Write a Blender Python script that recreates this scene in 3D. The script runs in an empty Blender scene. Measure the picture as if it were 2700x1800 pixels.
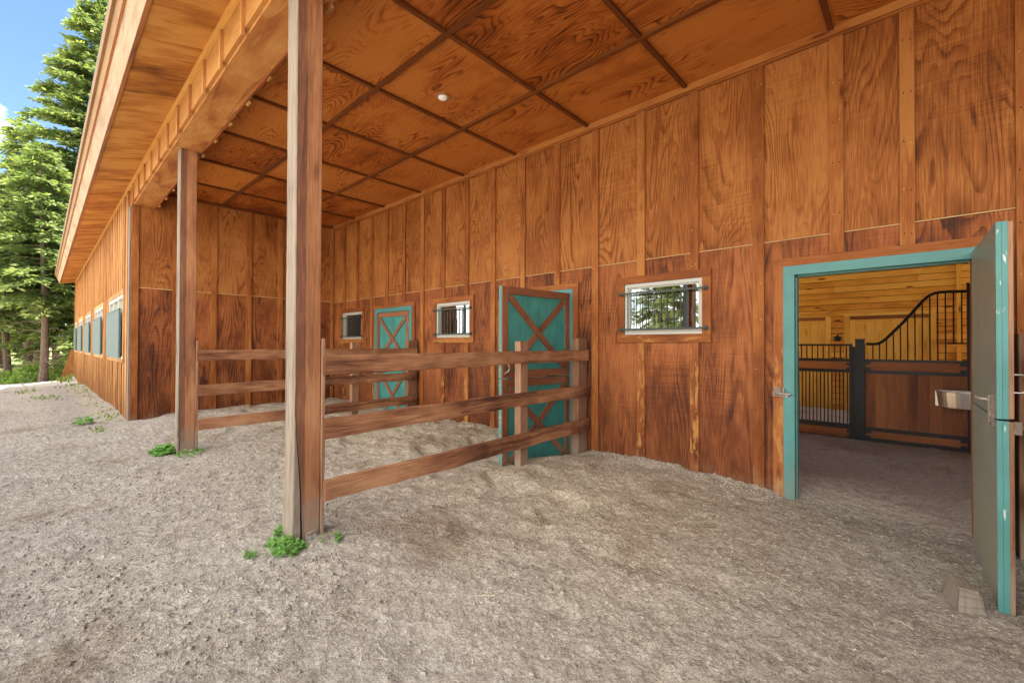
import bpy, math, random
import numpy as np
from mathutils import Vector, Matrix

random.seed(7)
RS = np.random.RandomState(11)
SC = bpy.context.scene
COL = SC.collection
ORG = {}                                   # world origin of every object built

# ------------------------------------------------------------------ objects
class MB:
    """collects faces with a metre-scaled UV map along the grain"""
    def __init__(self):
        self.v = []; self.f = []; self.uv = []; self.rn = []; self.m = []; self.xf = None
    def face(self, pts, uvs, rnd, mat=0):
        b = len(self.v)
        for p in pts:
            if self.xf: p = self.xf(p)
            self.v.append((p[0], p[1], p[2]))
        self.f.append(tuple(range(b, b + len(pts)))); self.uv.append(uvs); self.rn.append(rnd); self.m.append(mat)
    def rnd(self): return (random.random(), random.random())
    def hexa(self, c, grain='z', mat=0, mats=None, rnd=None, off=None):
        """c: 8 corners, index bit0=x bit1=y bit2=z"""
        rnd = rnd or self.rnd()
        ox, oy = off or (random.random() * 40, random.random() * 40)
        g = {'x': 0, 'y': 1, 'z': 2}[grain]
        quads = [((0, 4, 6, 2), 0), ((1, 3, 7, 5), 0), ((0, 1, 5, 4), 1), ((2, 6, 7, 3), 1), ((0, 2, 3, 1), 2), ((4, 5, 7, 6), 2)]
        for i, (q, ax) in enumerate(quads):
            pts = [c[k] for k in q]
            axes = [a for a in (0, 1, 2) if a != ax]
            if g in axes: va = g; ua = [a for a in axes if a != g][0]
            else: ua, va = axes
            uvs = [(p[ua] + ox + ax * 3.1, (p[va] if g in axes else p[va] * .2) + oy) for p in pts]
            self.face(pts, uvs, rnd, mats[i] if mats else mat)
    def box(self, x0, x1, y0, y1, z0, z1, grain='z', mat=0, mats=None, rnd=None, off=None):
        c = [((x1 if k & 1 else x0), (y1 if k & 2 else y0), (z1 if k & 4 else z0)) for k in range(8)]
        self.hexa(c, grain, mat, mats, rnd, off)
    def strip(self, rings, mat=0, mats=None, closed=True, cap=True, vs=None, rnd=None):
        """loft of equal rings of points"""
        rnd = rnd or self.rnd(); ox, oy = random.random() * 40, random.random() * 40
        n = len(rings[0]); L = 0
        per = [0]
        for k in range(n):
            a, b = rings[0][k], rings[0][(k + 1) % n]
            per.append(per[-1] + math.dist(a, b))
        for r in range(len(rings) - 1):
            d = math.dist(rings[r][0], rings[r + 1][0])
            for k in range(n if closed else n - 1):
                k2 = (k + 1) % n
                pts = [rings[r][k], rings[r][k2], rings[r + 1][k2], rings[r + 1][k]]
                uvs = [(per[k] + ox, L + oy), (per[k + 1] + ox, L + oy), (per[k + 1] + ox, L + d + oy), (per[k] + ox, L + d + oy)]
                self.face(pts, uvs, rnd, mats[k] if mats else mat)
            L += d
        if cap and closed:
            for ring, rev in ((rings[0], True), (rings[-1], False)):
                pts = list(reversed(ring)) if rev else list(ring)
                self.face(pts, [(p[0] + p[1] + ox, p[2] * .3 + p[0] * .3 + oy) for p in pts], rnd, mats[0] if mats else mat)
    def tube(self, pts, r, n=8, mat=0, rnd=None):
        rings = []
        for i, p in enumerate(pts):
            p = Vector(p); a = Vector(pts[max(i - 1, 0)]); b = Vector(pts[min(i + 1, len(pts) - 1)])
            d = (b - a).normalized(); up = Vector((0, 0, 1)) if abs(d.z) < .9 else Vector((1, 0, 0))
            s = d.cross(up).normalized(); t = s.cross(d)
            rr = float(r[i] if isinstance(r, (list, tuple)) else r)
            rings.append([tuple(p + rr * (math.cos(2 * math.pi * k / n) * s + math.sin(2 * math.pi * k / n) * t)) for k in range(n)])
        self.strip(rings, mat, rnd=rnd)
    def prism(self, poly, x0, x1, mat=0, mats=None, seg=1, rnd=None):
        """polygon of (y,z) extruded along x"""
        rings = [[(x0 + (x1 - x0) * i / seg, y, z) for (y, z) in poly] for i in range(seg + 1)]
        self.strip(rings, mat, mats, rnd=rnd)
    def build(self, name, mats, parent=None, origin=None, smooth=False):
        V = np.array(self.v, dtype=np.float64)
        if origin is None:
            if parent is None:
                lo, hi = V.min(0), V.max(0); origin = ((lo[0] + hi[0]) / 2, (lo[1] + hi[1]) / 2, lo[2])
            else:
                origin = tuple(V.mean(0))
        me = bpy.data.meshes.new(name)
        me.from_pydata((V - np.array(origin)).tolist(), [], self.f)
        uv = me.uv_layers.new(name='UVMap'); uv.data.foreach_set('uv', np.array([c for fu in self.uv for c in fu], dtype=np.float32).ravel())
        rn = me.uv_layers.new(name='rnd')
        rn.data.foreach_set('uv', np.array([r for fu, r in zip(self.uv, self.rn) for _ in fu], dtype=np.float32).ravel())
        for m in (mats if isinstance(mats, (list, tuple)) else [mats]): me.materials.append(m)
        me.polygons.foreach_set('material_index', np.array(self.m, dtype=np.int32))
        if smooth: me.polygons.foreach_set('use_smooth', np.ones(len(self.f), dtype=bool))
        me.update()
        return link(name, me, parent, origin)

def link(name, data, parent=None, origin=(0, 0, 0)):
    o = bpy.data.objects.new(name, data); COL.objects.link(o)
    ORG[o.name] = Vector(origin)
    if parent is not None:
        o.parent = parent; o.location = Vector(origin) - ORG[parent.name]
    else: o.location = origin
    return o

def empty(name, loc, parent=None):
    o = link(name, None, parent, loc); o.empty_display_size = .1; return o

def tag(o, label=None, cat=None, group=None, kind=None):
    if label: o['label'] = label
    if cat: o['category'] = cat
    if group: o['group'] = group
    if kind: o['kind'] = kind
    return o

def copy_tree(o, loc, label=None):
    def rec(s, par):
        c = s.copy(); COL.objects.link(c)
        if par is not None: c.parent = par
        for ch in list(s.children): rec(ch, c)
        return c
    r = rec(o, None); r.location = loc
    if label: r['label'] = label
    return r

# ------------------------------------------------------------------ materials
class G:
    def __init__(self, name):
        self.mat = bpy.data.materials.new(name); self.mat.use_nodes = True
        self.nt = self.mat.node_tree; self.nt.nodes.clear()
    def n(self, t, **kw):
        nd = self.nt.nodes.new('ShaderNode' + t)
        ins = kw.pop('i', {})
        for k, v in kw.items(): setattr(nd, k, v)
        for k, v in ins.items():
            s = nd.inputs[k]
            if isinstance(v, bpy.types.NodeSocket): self.nt.links.new(v, s)
            else: s.default_value = v
        return nd
    def m(self, op, a, b=0.0, c=0.0, clamp=False):
        return self.n('Math', operation=op, use_clamp=clamp, i={0: a, 1: b, 2: c}).outputs[0]
    def xyz(self, x=0.0, y=0.0, z=0.0): return self.n('CombineXYZ', i={0: x, 1: y, 2: z}).outputs[0]
    def noise(self, vec, scale=1.0, detail=2.0, rough=.5, dist=0.0):
        return self.n('TexNoise', i={'Vector': vec, 'Scale': scale, 'Detail': detail, 'Roughness': rough, 'Distortion': dist}).outputs[0]
    def ramp(self, fac, stops, interp='LINEAR'):
        nd = self.n('ValToRGB', i={0: fac}); cr = nd.color_ramp; cr.interpolation = interp
        while len(cr.elements) < len(stops): cr.elements.new(.5)
        for e, (p, c) in zip(cr.elements, stops):
            e.position = p; e.color = (c[0], c[1], c[2], 1) if not isinstance(c, float) else (c, c, c, 1)
        return nd.outputs[0]
    def mix(self, fac, a, b, blend='MIX'):
        nd = self.n('Mix', data_type='RGBA', blend_type=blend)
        for idx, v in ((0, fac), (6, a), (7, b)):
            if isinstance(v, bpy.types.NodeSocket): self.nt.links.new(v, nd.inputs[idx])
            else: nd.inputs[idx].default_value = (v if idx == 0 else (v[0], v[1], v[2], 1))
        return nd.outputs[2]
    def smooth(self, x, a, b):
        return self.n('MapRange', interpolation_type='SMOOTHSTEP', i={0: x, 1: a, 2: b, 3: 0.0, 4: 1.0}).outputs[0]
    def bump(self, h, strength=.3, dist=.01, normal=None):
        i = {'Strength': strength, 'Distance': dist, 'Height': h}
        if normal is not None: i['Normal'] = normal
        return self.n('Bump', i=i).outputs[0]
    def out(self, col, rough=.7, normal=None, metallic=0.0, spec=.3, **extra):
        i = {'Base Color': col if isinstance(col, bpy.types.NodeSocket) else (*col, 1), 'Roughness': rough, 'Metallic': metallic, 'Specular IOR Level': spec}
        if normal is not None: i['Normal'] = normal
        i.update(extra)
        p = self.n('BsdfPrincipled', i=i)
        self.surface(p.outputs[0]); return p
    def surface(self, s):
        o = self.n('OutputMaterial'); self.nt.links.new(s, o.inputs[0])
    def uv(self):
        s = self.n('SeparateXYZ', i={0: self.n('UVMap', uv_map='UVMap').outputs[0]})
        r = self.n('SeparateXYZ', i={0: self.n('UVMap', uv_map='rnd').outputs[0]})
        return s.outputs[0], s.outputs[1], r.outputs[0], r.outputs[1]
    def pos(self):
        p = self.n('NewGeometry').outputs['Position']; s = self.n('SeparateXYZ', i={0: p})
        return p, s.outputs[0], s.outputs[1], s.outputs[2]

def wood(name, cols, K=16, su=2.0, sv=.35, wr=.45, wf=.5, wb=.5, wt=.35, base=.38, rough=.62, bump=.35, stain=None, dust=None, knots=0.0, saw=0.0, worn=None, spec=.25, fu=150.0):
    """cols: light->dark stops. rings (contours of a stretched noise) make plywood cathedrals"""
    g = G(name); u, v, r1, r2 = g.uv()
    zo = g.m('MULTIPLY', r1, 37.0)
    n1 = g.noise(g.xyz(g.m('MULTIPLY', u, su), g.m('MULTIPLY', v, sv), zo), 1.0, 2.0, .42, .35)
    jag = g.noise(g.xyz(g.m('MULTIPLY', u, 16.0), g.m('MULTIPLY', v, 3.2), zo), 1.0, 2.0)
    q = g.m('ADD', g.m('MULTIPLY', n1, K), g.m('MULTIPLY', jag, .55))
    fr = g.m('FRACT', q)
    ring = g.ramp(fr, [(0, 0.0), (.5, .08), (.8, .85), (.92, 1.0), (1.0, 0.0)])
    # grain contrast fades in and out over the sheet
    amp = g.smooth(g.noise(g.xyz(g.m('MULTIPLY', u, 3.2), g.m('MULTIPLY', v, 1.4), g.m('ADD', zo, 9.0)), 1.0, 3.0), .33, .66)
    ring = g.m('MULTIPLY', ring, g.m('MULTIPLY_ADD', amp, .92, .08))
    fib = g.noise(g.xyz(g.m('MULTIPLY', u, fu), g.m('MULTIPLY', v, 5.0), zo), 1.0, 2.0, .6)
    blo = g.noise(g.xyz(g.m('MULTIPLY', u, 2.6), g.m('MULTIPLY', v, 1.2), zo), 1.0, 3.5, .6)
    t = g.m('MULTIPLY_ADD', ring, wr, base - wr * .3)
    t = g.m('ADD', t, g.m('MULTIPLY', g.m('SUBTRACT', fib, .5), wf))
    t = g.m('ADD', t, g.m('MULTIPLY', g.m('SUBTRACT', blo, .5), wb * 1.6))
    t = g.m('ADD', t, g.m('MULTIPLY', g.m('SUBTRACT', r2, .5), wt))
    if saw:
        sw = g.noise(g.xyz(g.m('MULTIPLY', u, 2.0), g.m('MULTIPLY', v, 60.0), zo), 1.0, 2.0, .6)
        sm = g.smooth(g.noise(g.xyz(g.m('MULTIPLY', u, 1.0), g.m('MULTIPLY', v, 1.1), g.m('ADD', zo, 3.0)), 1.0, 1.0), .42, .62)
        t = g.m('ADD', t, g.m('MULTIPLY', g.m('MULTIPLY', g.m('SUBTRACT', sw, .5), sm), saw))
    kn = None
    if knots:
        vo = g.n('TexVoronoi', feature='F1', i={'Vector': g.xyz(g.m('MULTIPLY', u, 6.0), g.m('MULTIPLY', v, 1.6), zo), 'Scale': 1.0, 'Randomness': 1.0})
        kn = g.ramp(vo.outputs[0], [(0, 1.0), (.09, .95), (.14, .25), (.22, 0.0)])
        t = g.m('ADD', t, g.m('MULTIPLY', kn, knots))
    t = g.m('MAXIMUM', g.m('MINIMUM', t, 1.0), 0.0)
    k = len(cols) - 1
    col = g.ramp(t, [(.04 + .92 * i / k, c) for i, c in enumerate(cols)])
    p, px, py, pz = g.pos()
    if stain:                                   # weathered, rubbed and wetted lower boards
        z0, z1, sc, amt = stain
        sn = g.noise(g.xyz(g.m('MULTIPLY', u, 7.0), g.m('MULTIPLY', v, 1.3), zo), 1.0, 4.0, .65)
        f = g.smooth(g.m('ADD', g.m('SUBTRACT', z1, pz), g.m('MULTIPLY', g.m('SUBTRACT', sn, .5), 3.2)), 0.0, z1 - z0)
        col = g.mix(g.m('MULTIPLY', f, amt), col, g.mix(1.0, col, sc, 'MULTIPLY'))
    if worn:
        wc, lo, hi, zt = worn
        wn = g.noise(g.xyz(g.m('MULTIPLY', u, 22.0), g.m('MULTIPLY', v, 5.5), zo), 1.0, 3.0, .6)
        f = g.m('MULTIPLY', g.smooth(wn, lo, hi), g.smooth(g.m('SUBTRACT', zt, pz), -.15, .15))
        col = g.mix(f, col, g.mix(g.m('MULTIPLY', fib, .8), wc, tuple(c * .55 for c in wc)))
    if dust:
        dz, dc, amt = dust
        dn = g.noise(p, 9.0, 4.0, .65)
        f = g.smooth(g.m('ADD', g.m('SUBTRACT', dz, pz), g.m('MULTIPLY', g.m('SUBTRACT', dn, .5), .5)), 0.0, .32)
        col = g.mix(g.m('MULTIPLY', f, amt), col, dc)
    h = g.m('ADD', g.m('MULTIPLY', fib, .6), g.m('MULTIPLY', ring, .5))
    g.out(col, g.m('MULTIPLY_ADD', fib, .18, rough - .09), g.bump(h, bump, .004), spec=spec)
    return g.mat

def paint(name, col, rough=.45, wear=None, dark=None, streak=.12, metallic=0.0, spec=.4, dust=None):
    g = G(name); u, v, r1, r2 = g.uv(); p, px, py, pz = g.pos()
    n = g.noise(g.xyz(g.m('MULTIPLY', u, 14.0), g.m('MULTIPLY', v, 2.5), g.m('MULTIPLY', r1, 20.0)), 1.0, 4.0, .6)
    n2 = g.noise(p, 5.0, 4.0, .6)
    d = g.m('MULTIPLY_ADD', g.m('ADD', g.m('SUBTRACT', n, .5), g.m('SUBTRACT', n2, .5)), streak * 2, 1.0)
    c = g.mix(1.0, col, g.n('CombineColor', i={0: d, 1: d, 2: d}).outputs[0], 'MULTIPLY')
    if dark:
        dc, lo, hi = dark
        c = g.mix(g.smooth(n, lo, hi), c, dc)
    if wear:
        wc, lo, hi = wear
        wn = g.noise(g.xyz(g.m('MULTIPLY', u, 30.0), g.m('MULTIPLY', v, 7.0), g.m('MULTIPLY', r1, 20.0)), 1.0, 4.0, .65)
        c = g.mix(g.smooth(wn, lo, hi), c, wc)
    if dust:
        dz, dc, amt = dust
        dn = g.noise(p, 14.0, 4.0, .65)
        f = g.smooth(g.m('ADD', g.m('SUBTRACT', dz, pz), g.m('MULTIPLY', g.m('SUBTRACT', dn, .5), .9)), 0.0, .5)
        c = g.mix(g.m('MULTIPLY', f, amt), c, dc)
    g.out(c, rough, g.bump(n2, .12, .003), metallic, spec)
    return g.mat

ORANGE = [(.41, .165, .046), (.285, .096, .024), (.175, .054, .014), (.075, .025, .010)]
M = {}
M['ply_upper'] = wood('ply_upper', ORANGE, K=40, su=1.8, sv=.27, wr=.44, wf=1.1, wb=.6, wt=.25, base=.34, saw=.55, rough=.62, spec=.12)
M['ply_lower'] = wood('ply_lower', [(.36, .125, .040), (.235, .072, .022), (.135, .042, .017), (.055, .021, .013)], K=28, su=2.3, sv=.24, wr=.5, wf=1.15, wb=1.0, wt=.25, base=.45, saw=.6, spec=.12,
                      stain=(.0, 2.0, (.52, .49, .53), .95), dust=(.30, (.20, .145, .10), .5))
M['batten'] = wood('batten', [(.41, .165, .045), (.295, .096, .024), (.19, .058, .016), (.09, .028, .011)], K=5, su=5, sv=.25, wr=.3, wf=.8, wb=.8, wt=.45, base=.36, knots=.6, spec=.12,
                   stain=(.2, 1.7, (.62, .54, .52), .7), dust=(.35, (.26, .18, .12), .6))
M['batten_worn'] = wood('batten_worn', [(.35, .125, .037), (.24, .072, .021), (.145, .044, .016), (.065, .022, .011)], K=5, su=5, sv=.25, wr=.25, wf=.7, wb=.8, wt=.3, base=.40, knots=.4, spec=.12,
                        worn=((.46, .215, .06), .50, .60, 1.5), stain=(.2, 1.5, (.7, .6, .55), .6), dust=(.35, (.26, .18, .12), .6))
M['trim_worn'] = wood('trim_worn', [(.36, .135, .038), (.255, .08, .022), (.16, .05, .016), (.075, .025, .011)], K=6, su=5, sv=.3, wr=.25, wf=.7, wb=.7, wt=.25, base=.36, knots=.3, spec=.12,
                      worn=((.46, .215, .06), .52, .62, 1.625))
M['ply_ceiling'] = wood('ply_ceiling', [(.47, .165, .034), (.34, .092, .016), (.18, .045, .009), (.075, .02, .007)], K=36, su=2.2, sv=.42, wr=.62, wf=1.1, wb=.75, wt=.55, base=.28, rough=.5, spec=.15)
M['ceiling_trim'] = wood('ceiling_trim', [(.25, .085, .02), (.14, .042, .011), (.07, .022, .008)], K=4, su=5, sv=.3, wr=.2, wf=.6, wb=.4, wt=.2, base=.5, spec=.15)
M['soffit'] = wood('soffit', [(.50, .24, .065), (.38, .155, .036), (.25, .092, .022), (.11, .042, .014)], K=9, su=3.4, sv=.22, wr=.3, wf=.6, wb=1.5, wt=.12, base=.34, rough=.75, spec=.1, fu=60.0)
M['beam'] = wood('beam', [(.50, .255, .085), (.40, .165, .05), (.28, .098, .03), (.16, .055, .02)], K=9, su=2.4, sv=.4, wr=.35, wf=.6, wb=.9, wt=.2, base=.34, rough=.7, spec=.1)
M['fascia_block'] = wood('fascia_block', [(.46, .23, .07), (.34, .15, .042), (.22, .085, .026)], K=6, su=3, sv=.4, wr=.3, wb=.7, wt=.3, base=.4, spec=.1)
M['crown'] = wood('crown', [(.58, .32, .09), (.46, .22, .055), (.32, .13, .033)], K=4, su=5, sv=.3, wr=.2, wf=.5, wb=.5, wt=.2, base=.34, spec=.1)
M['fascia'] = wood('fascia', [(.38, .29, .19), (.30, .215, .135), (.21, .14, .085), (.11, .07, .04)], K=6, su=4, sv=.3, wr=.25, wf=.6, wb=.6, wt=.2, base=.34, rough=.8, spec=.1)
M['fascia_trim'] = wood('fascia_trim', [(.30, .175, .08), (.22, .12, .05), (.15, .07, .028)], K=4, su=5, sv=.3, wr=.2, wf=.6, wb=.6, wt=.3, base=.4, spec=.1)
M['outer_wall'] = wood('outer_wall', [(.46, .20, .06), (.34, .125, .033), (.22, .072, .02), (.11, .036, .013)], K=10, su=2.4, sv=.3, wr=.4, wf=.6, wb=.8, wt=.35, base=.40, spec=.1,
                       stain=(.0, 1.4, (.55, .46, .42), .8))
M['outer_batten'] = wood('outer_batten', [(.50, .275, .10), (.39, .185, .06), (.27, .11, .034), (.14, .052, .02)], K=4, su=5, sv=.3, wr=.25, wf=.6, wb=.8, wt=.5, base=.36, spec=.1,
                         stain=(.0, 1.3, (.62, .52, .47), .8))
M['post'] = wood('post', [(.41, .195, .09), (.29, .12, .051), (.18, .068, .03), (.085, .033, .018)], K=7, su=6, sv=.22, wr=.28, wf=.7, wb=.7, wt=.1, base=.33, knots=.35, rough=.75, bump=.6,
                 dust=(.55, (.24, .185, .14), .75))
M['post_dark'] = wood('post_dark', [(.26, .115, .056), (.165, .068, .036), (.105, .042, .024), (.055, .023, .015)], K=7, su=6, sv=.22, wr=.28, wf=.7, wb=.6, wt=.1, base=.38, rough=.75, bump=.6,
                      dust=(.55, (.24, .185, .14), .75))
M['post_grey'] = wood('post_grey', [(.25, .20, .152), (.18, .14, .102), (.115, .085, .06), (.055, .038, .026)], K=9, su=9, sv=.2, wr=.55, wf=.9, wb=.6, wt=.1, base=.30, rough=.85, bump=.8, spec=.1)
M['crack'] = wood('crack', [(.05, .03, .018), (.03, .017, .01), (.02, .011, .007)], K=3, wr=.1, rough=.9)
M['rail'] = wood('rail', [(.42, .215, .11), (.29, .132, .064), (.175, .072, .035), (.075, .03, .017)], K=7, su=7, sv=.3, wr=.35, wf=.95, wb=1.3, wt=.5, base=.38, knots=.6, rough=.75, bump=.7, spec=.15,
                 dust=(.50, (.33, .22, .15), .35))
M['fence_post'] = wood('fence_post', [(.33, .185, .105), (.23, .115, .062), (.15, .07, .038), (.08, .036, .022)], K=6, su=7, sv=.3, wr=.3, wf=.7, wb=.7, wt=.3, base=.36, rough=.75, bump=.6,
                       dust=(.5, (.25, .19, .14), .7))
M['brace'] = wood('brace', [(.30, .125, .06), (.22, .08, .038), (.145, .05, .025), (.08, .028, .016)], K=5, su=6, sv=.3, wr=.25, wf=.7, wb=.6, wt=.25, base=.38, dust=(.5, (.30, .22, .15), .5))
M['pine'] = wood('pine', [(.78, .38, .065), (.68, .285, .036), (.48, .17, .022), (.17, .052, .011)], K=6, su=6, sv=.35, wr=.25, wf=.5, wb=.8, wt=.5, base=.33, knots=1.1, rough=.4)
M['pine_door'] = wood('pine_door', [(.80, .43, .085), (.70, .34, .05), (.52, .22, .03), (.22, .08, .016)], K=7, su=8, sv=.3, wr=.35, wf=.5, wb=.4, wt=.3, base=.3, knots=.4, rough=.4)
M['stall_board'] = wood('stall_board', [(.42, .165, .052), (.31, .11, .032), (.21, .068, .021), (.10, .03, .012)], K=6, su=6, sv=.3, wr=.25, wf=.5, wb=.5, wt=.55, base=.42, rough=.45)
M['wood_block'] = wood('wood_block', [(.25, .21, .165), (.19, .152, .115), (.12, .09, .066), (.05, .037, .028)], K=9, su=9, sv=.6, wr=.3, wf=.5, wb=.7, wt=.1, base=.3, rough=.9, bump=.5)
M['teal'] = paint('teal', (.066, .215, .198), .4, streak=.22, dust=(.6, (.17, .19, .15), .65))
M['teal_panel'] = paint('teal_panel', (.05, .225, .19), .5, streak=.45, wear=((.30, .42, .33), .66, .74), dark=((.018, .17, .19), .52, .75))
M['teal_worn'] = paint('teal_worn', (.07, .225, .205), .45, streak=.2, wear=((.52, .52, .47), .61, .65))
M['door_inside'] = paint('door_inside', (.205, .225, .185), .42, streak=.3, dark=((.045, .055, .045), .55, .75), dust=(.85, (.27, .25, .17), .8))
M['vinyl'] = paint('vinyl', (.47, .45, .39), .4, streak=.05)
M['dark_green'] = paint('dark_green', (.028, .045, .036), .45, streak=.3)
M['shutter'] = paint('shutter', (.075, .105, .095), .6, streak=.35)
M['black_metal'] = paint('black_metal', (.012, .012, .011), .4, streak=.4, wear=((.09, .06, .04), .68, .8))
M['steel'] = paint('steel', (.50, .49, .47), .35, streak=.2, metallic=1.0)
M['galv'] = paint('galv', (.62, .60, .57), .34, streak=.2, metallic=.9, wear=((.35, .26, .19), .68, .8))
M['rusty'] = paint('rusty', (.20, .15, .11), .65, streak=.3, wear=((.45, .40, .34), .54, .64))
M['flash'] = paint('flash', (.50, .32, .13), .6, streak=.3)
M['roofing'] = paint('roofing', (.10, .09, .075), .6, streak=.2)
M['lamp_trim'] = paint('lamp_trim', (.34, .17, .07), .4)

def glass():
    g = G('window_glass')
    fr = g.n('Fresnel', i={0: 1.6}).outputs[0]
    f = g.m('MULTIPLY_ADD', fr, 1.6, .22, clamp=True)
    gl = g.n('BsdfGlossy', i={'Color': (.9, .95, .92, 1), 'Roughness': .015, 'Normal': g.bump(g.noise(g.pos()[0], 2.2, 1.0), .12, .02)})
    tr = g.n('BsdfTransparent', i={'Color': (.62, .66, .64, 1)})
    mx = g.n('MixShader', i={0: f, 1: tr.outputs[0], 2: gl.outputs[0]}); g.surface(mx.outputs[0]); return g.mat
M['glass'] = glass()
def added_skylight():
    g = G('added_skylight_panel')  # clear pane for the added, unseen roof openings
    g.surface(g.n('BsdfTransparent', i={'Color': (.96, .93, .86, 1)}).outputs[0]); return g.mat
M['added_skylight'] = added_skylight()
def lens():
    g = G('lamp_lens'); g.out((.9, .86, .78), .25, **{'Emission Color': (1, .9, .75, 1), 'Emission Strength': .02}); return g.mat
M['lens'] = lens()
def leafmat(name, c0, c1, c2, trans=.35):
    g = G(name); u, v, r1, r2 = g.uv()
    col = g.ramp(r1, [(0, c0), (.55, c1), (1, c2)])
    d = g.n('BsdfPrincipled', i={'Base Color': col, 'Roughness': .6, 'Specular IOR Level': .25})
    t = g.n('BsdfTranslucent', i={'Color': g.mix(1.0, col, (1.25, 1.35, .7), 'MULTIPLY')})
    mx = g.n('MixShader', i={0: trans, 1: d.outputs[0], 2: t.outputs[0]}); g.surface(mx.outputs[0]); return g.mat
M['needles'] = leafmat('needles', (.05, .09, .028), (.135, .19, .055), (.34, .35, .12), .40)
M['needles_pale'] = leafmat('needles_pale', (.065, .115, .038), (.18, .24, .08), (.44, .43, .18), .40)
M['weed'] = leafmat('weed', (.085, .20, .035), (.17, .36, .065), (.33, .50, .17), .35)
M['shrub'] = leafmat('shrub', (.12, .20, .035), (.27, .38, .08), (.48, .55, .2), .4)
M['grass'] = leafmat('grass', (.10, .19, .03), (.20, .30, .07), (.38, .40, .15), .35)
def bark():
    g = G('bark'); u, v, r1, r2 = g.uv()
    n = g.noise(g.xyz(g.m('MULTIPLY', u, 26.0), g.m('MULTIPLY', v, 5.0), g.m('MULTIPLY', r1, 10.0)), 1.0, 4.0, .6)
    g.out(g.ramp(n, [(.25, (.05, .034, .024)), (.5, (.15, .10, .07)), (.75, (.28, .20, .145))]), .9, g.bump(n, .8, .03)); return g.mat
M['bark'] = bark()
M['twig'] = paint('twig', (.22, .15, .10), .9, streak=.4)
def strawmat():
    g = G('straw'); u, v, r1, r2 = g.uv()
    g.out(g.ramp(r1, [(0, (.40, .30, .19)), (.5, (.56, .46, .32)), (1, (.74, .66, .50))]), .7); return g.mat
M['straw'] = strawmat()

def groundmat(name='ground', clod=False):
    g = G(name); p, px, py, pz = g.pos()
    n1 = g.noise(p, 1.3, 4.0, .6); n2 = g.noise(p, 11.0, 5.0, .7); n3 = g.noise(p, 48.0, 5.0, .75); n4 = g.noise(p, 125.0, 3.0, .75)
    t = g.m('ADD', g.m('MULTIPLY', n2, .26), g.m('ADD', g.m('MULTIPLY', n3, .45), g.m('MULTIPLY', n4, .45)))
    soil = g.ramp(t, [(.43, (.115, .095, .074)), (.53, (.26, .223, .178)), (.60, (.38, .335, .273)), (.71, (.60, .545, .46))])
    sand = g.ramp(t, [(.45, (.175, .138, .09)), (.53, (.335, .275, .19)), (.60, (.475, .40, .288)), (.70, (.68, .60, .46))])
    stall = g.ramp(t, [(.44, (.21, .165, .13)), (.53, (.42, .35, .285)), (.60, (.57, .49, .405)), (.72, (.70, .63, .54))])
    # sand heaped under the roof, soil in the yard
    fs = g.smooth(g.m('ADD', py, g.m('MULTIPLY', g.m('SUBTRACT', n1, .5), 2.2)), 1.3, 3.6)
    fs = g.m('MULTIPLY', fs, g.smooth(g.m('ADD', px, g.m('MULTIPLY', n1, 1.0)), .6, -1.6))
    c = g.mix(g.m('MULTIPLY', fs, .85), soil, sand)
    c = g.mix(g.smooth(g.m('ADD', py, g.m('MULTIPLY', g.m('SUBTRACT', n1, .5), .9)), 4.4, 5.2), c, stall)
    aisle = g.m('MULTIPLY', g.smooth(py, 8.5, 8.62), g.smooth(py, 12.4, 12.2))
    c = g.mix(aisle, c, g.ramp(t, [(.45, (.42, .375, .33)), (.6, (.58, .53, .47)), (.75, (.66, .62, .56))]))
    # brownish manure and damp patches
    blot = g.smooth(g.noise(p, .9, 5.0, .62), .53, .68)
    c = g.mix(g.m('MULTIPLY', blot, .75), c, g.mix(1.0, c, (.68, .60, .52), 'MULTIPLY'))
    pale = g.smooth(g.noise(p, .55, 4.0, .6), .5, .66)
    c = g.mix(g.m('MULTIPLY', pale, .22), c, (.44, .40, .345))
    # grey pebble line where the eave drips
    dl = g.m('ABSOLUTE', g.m('SUBTRACT', py, g.m('MULTIPLY_ADD', g.m('SUBTRACT', n1, .5), .5, .36)))
    fd = g.m('MULTIPLY', g.smooth(dl, .42, .12), g.smooth(g.m('MULTIPLY_ADD', n1, 2.0, px), -7.3, -9.6))
    grey = g.ramp(t, [(.46, (.09, .08, .07)), (.54, (.22, .195, .165)), (.62, (.36, .32, .275)), (.72, (.55, .5, .44))])
    c = g.mix(g.m('MULTIPLY', fd, .85), c, grey)
    # gravel drive, paled to paint in its sunlit strip, and grassy forest floor
    far = g.smooth(g.m('MULTIPLY_ADD', n1, 3.0, px), -18.5, -22.5)
    c = g.mix(g.m('MULTIPLY', far, .8), c, (.46, .42, .36))
    wood_f = g.smooth(g.m('MULTIPLY_ADD', n1, 2.0, px), -29.5, -32.0)
    c = g.mix(wood_f, c, g.ramp(n2, [(.3, (.14, .17, .055)), (.5, (.28, .29, .12)), (.7, (.42, .36, .24))]))
    h = g.m('ADD', g.m('MULTIPLY', n3, .6), g.m('ADD', g.m('MULTIPLY', n2, 1.0), g.m('MULTIPLY', n4, .22)))
    g.out(c, .95, g.bump(h, 1.0, .024), spec=.05)
    return g.mat
M['ground'] = groundmat()

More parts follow.
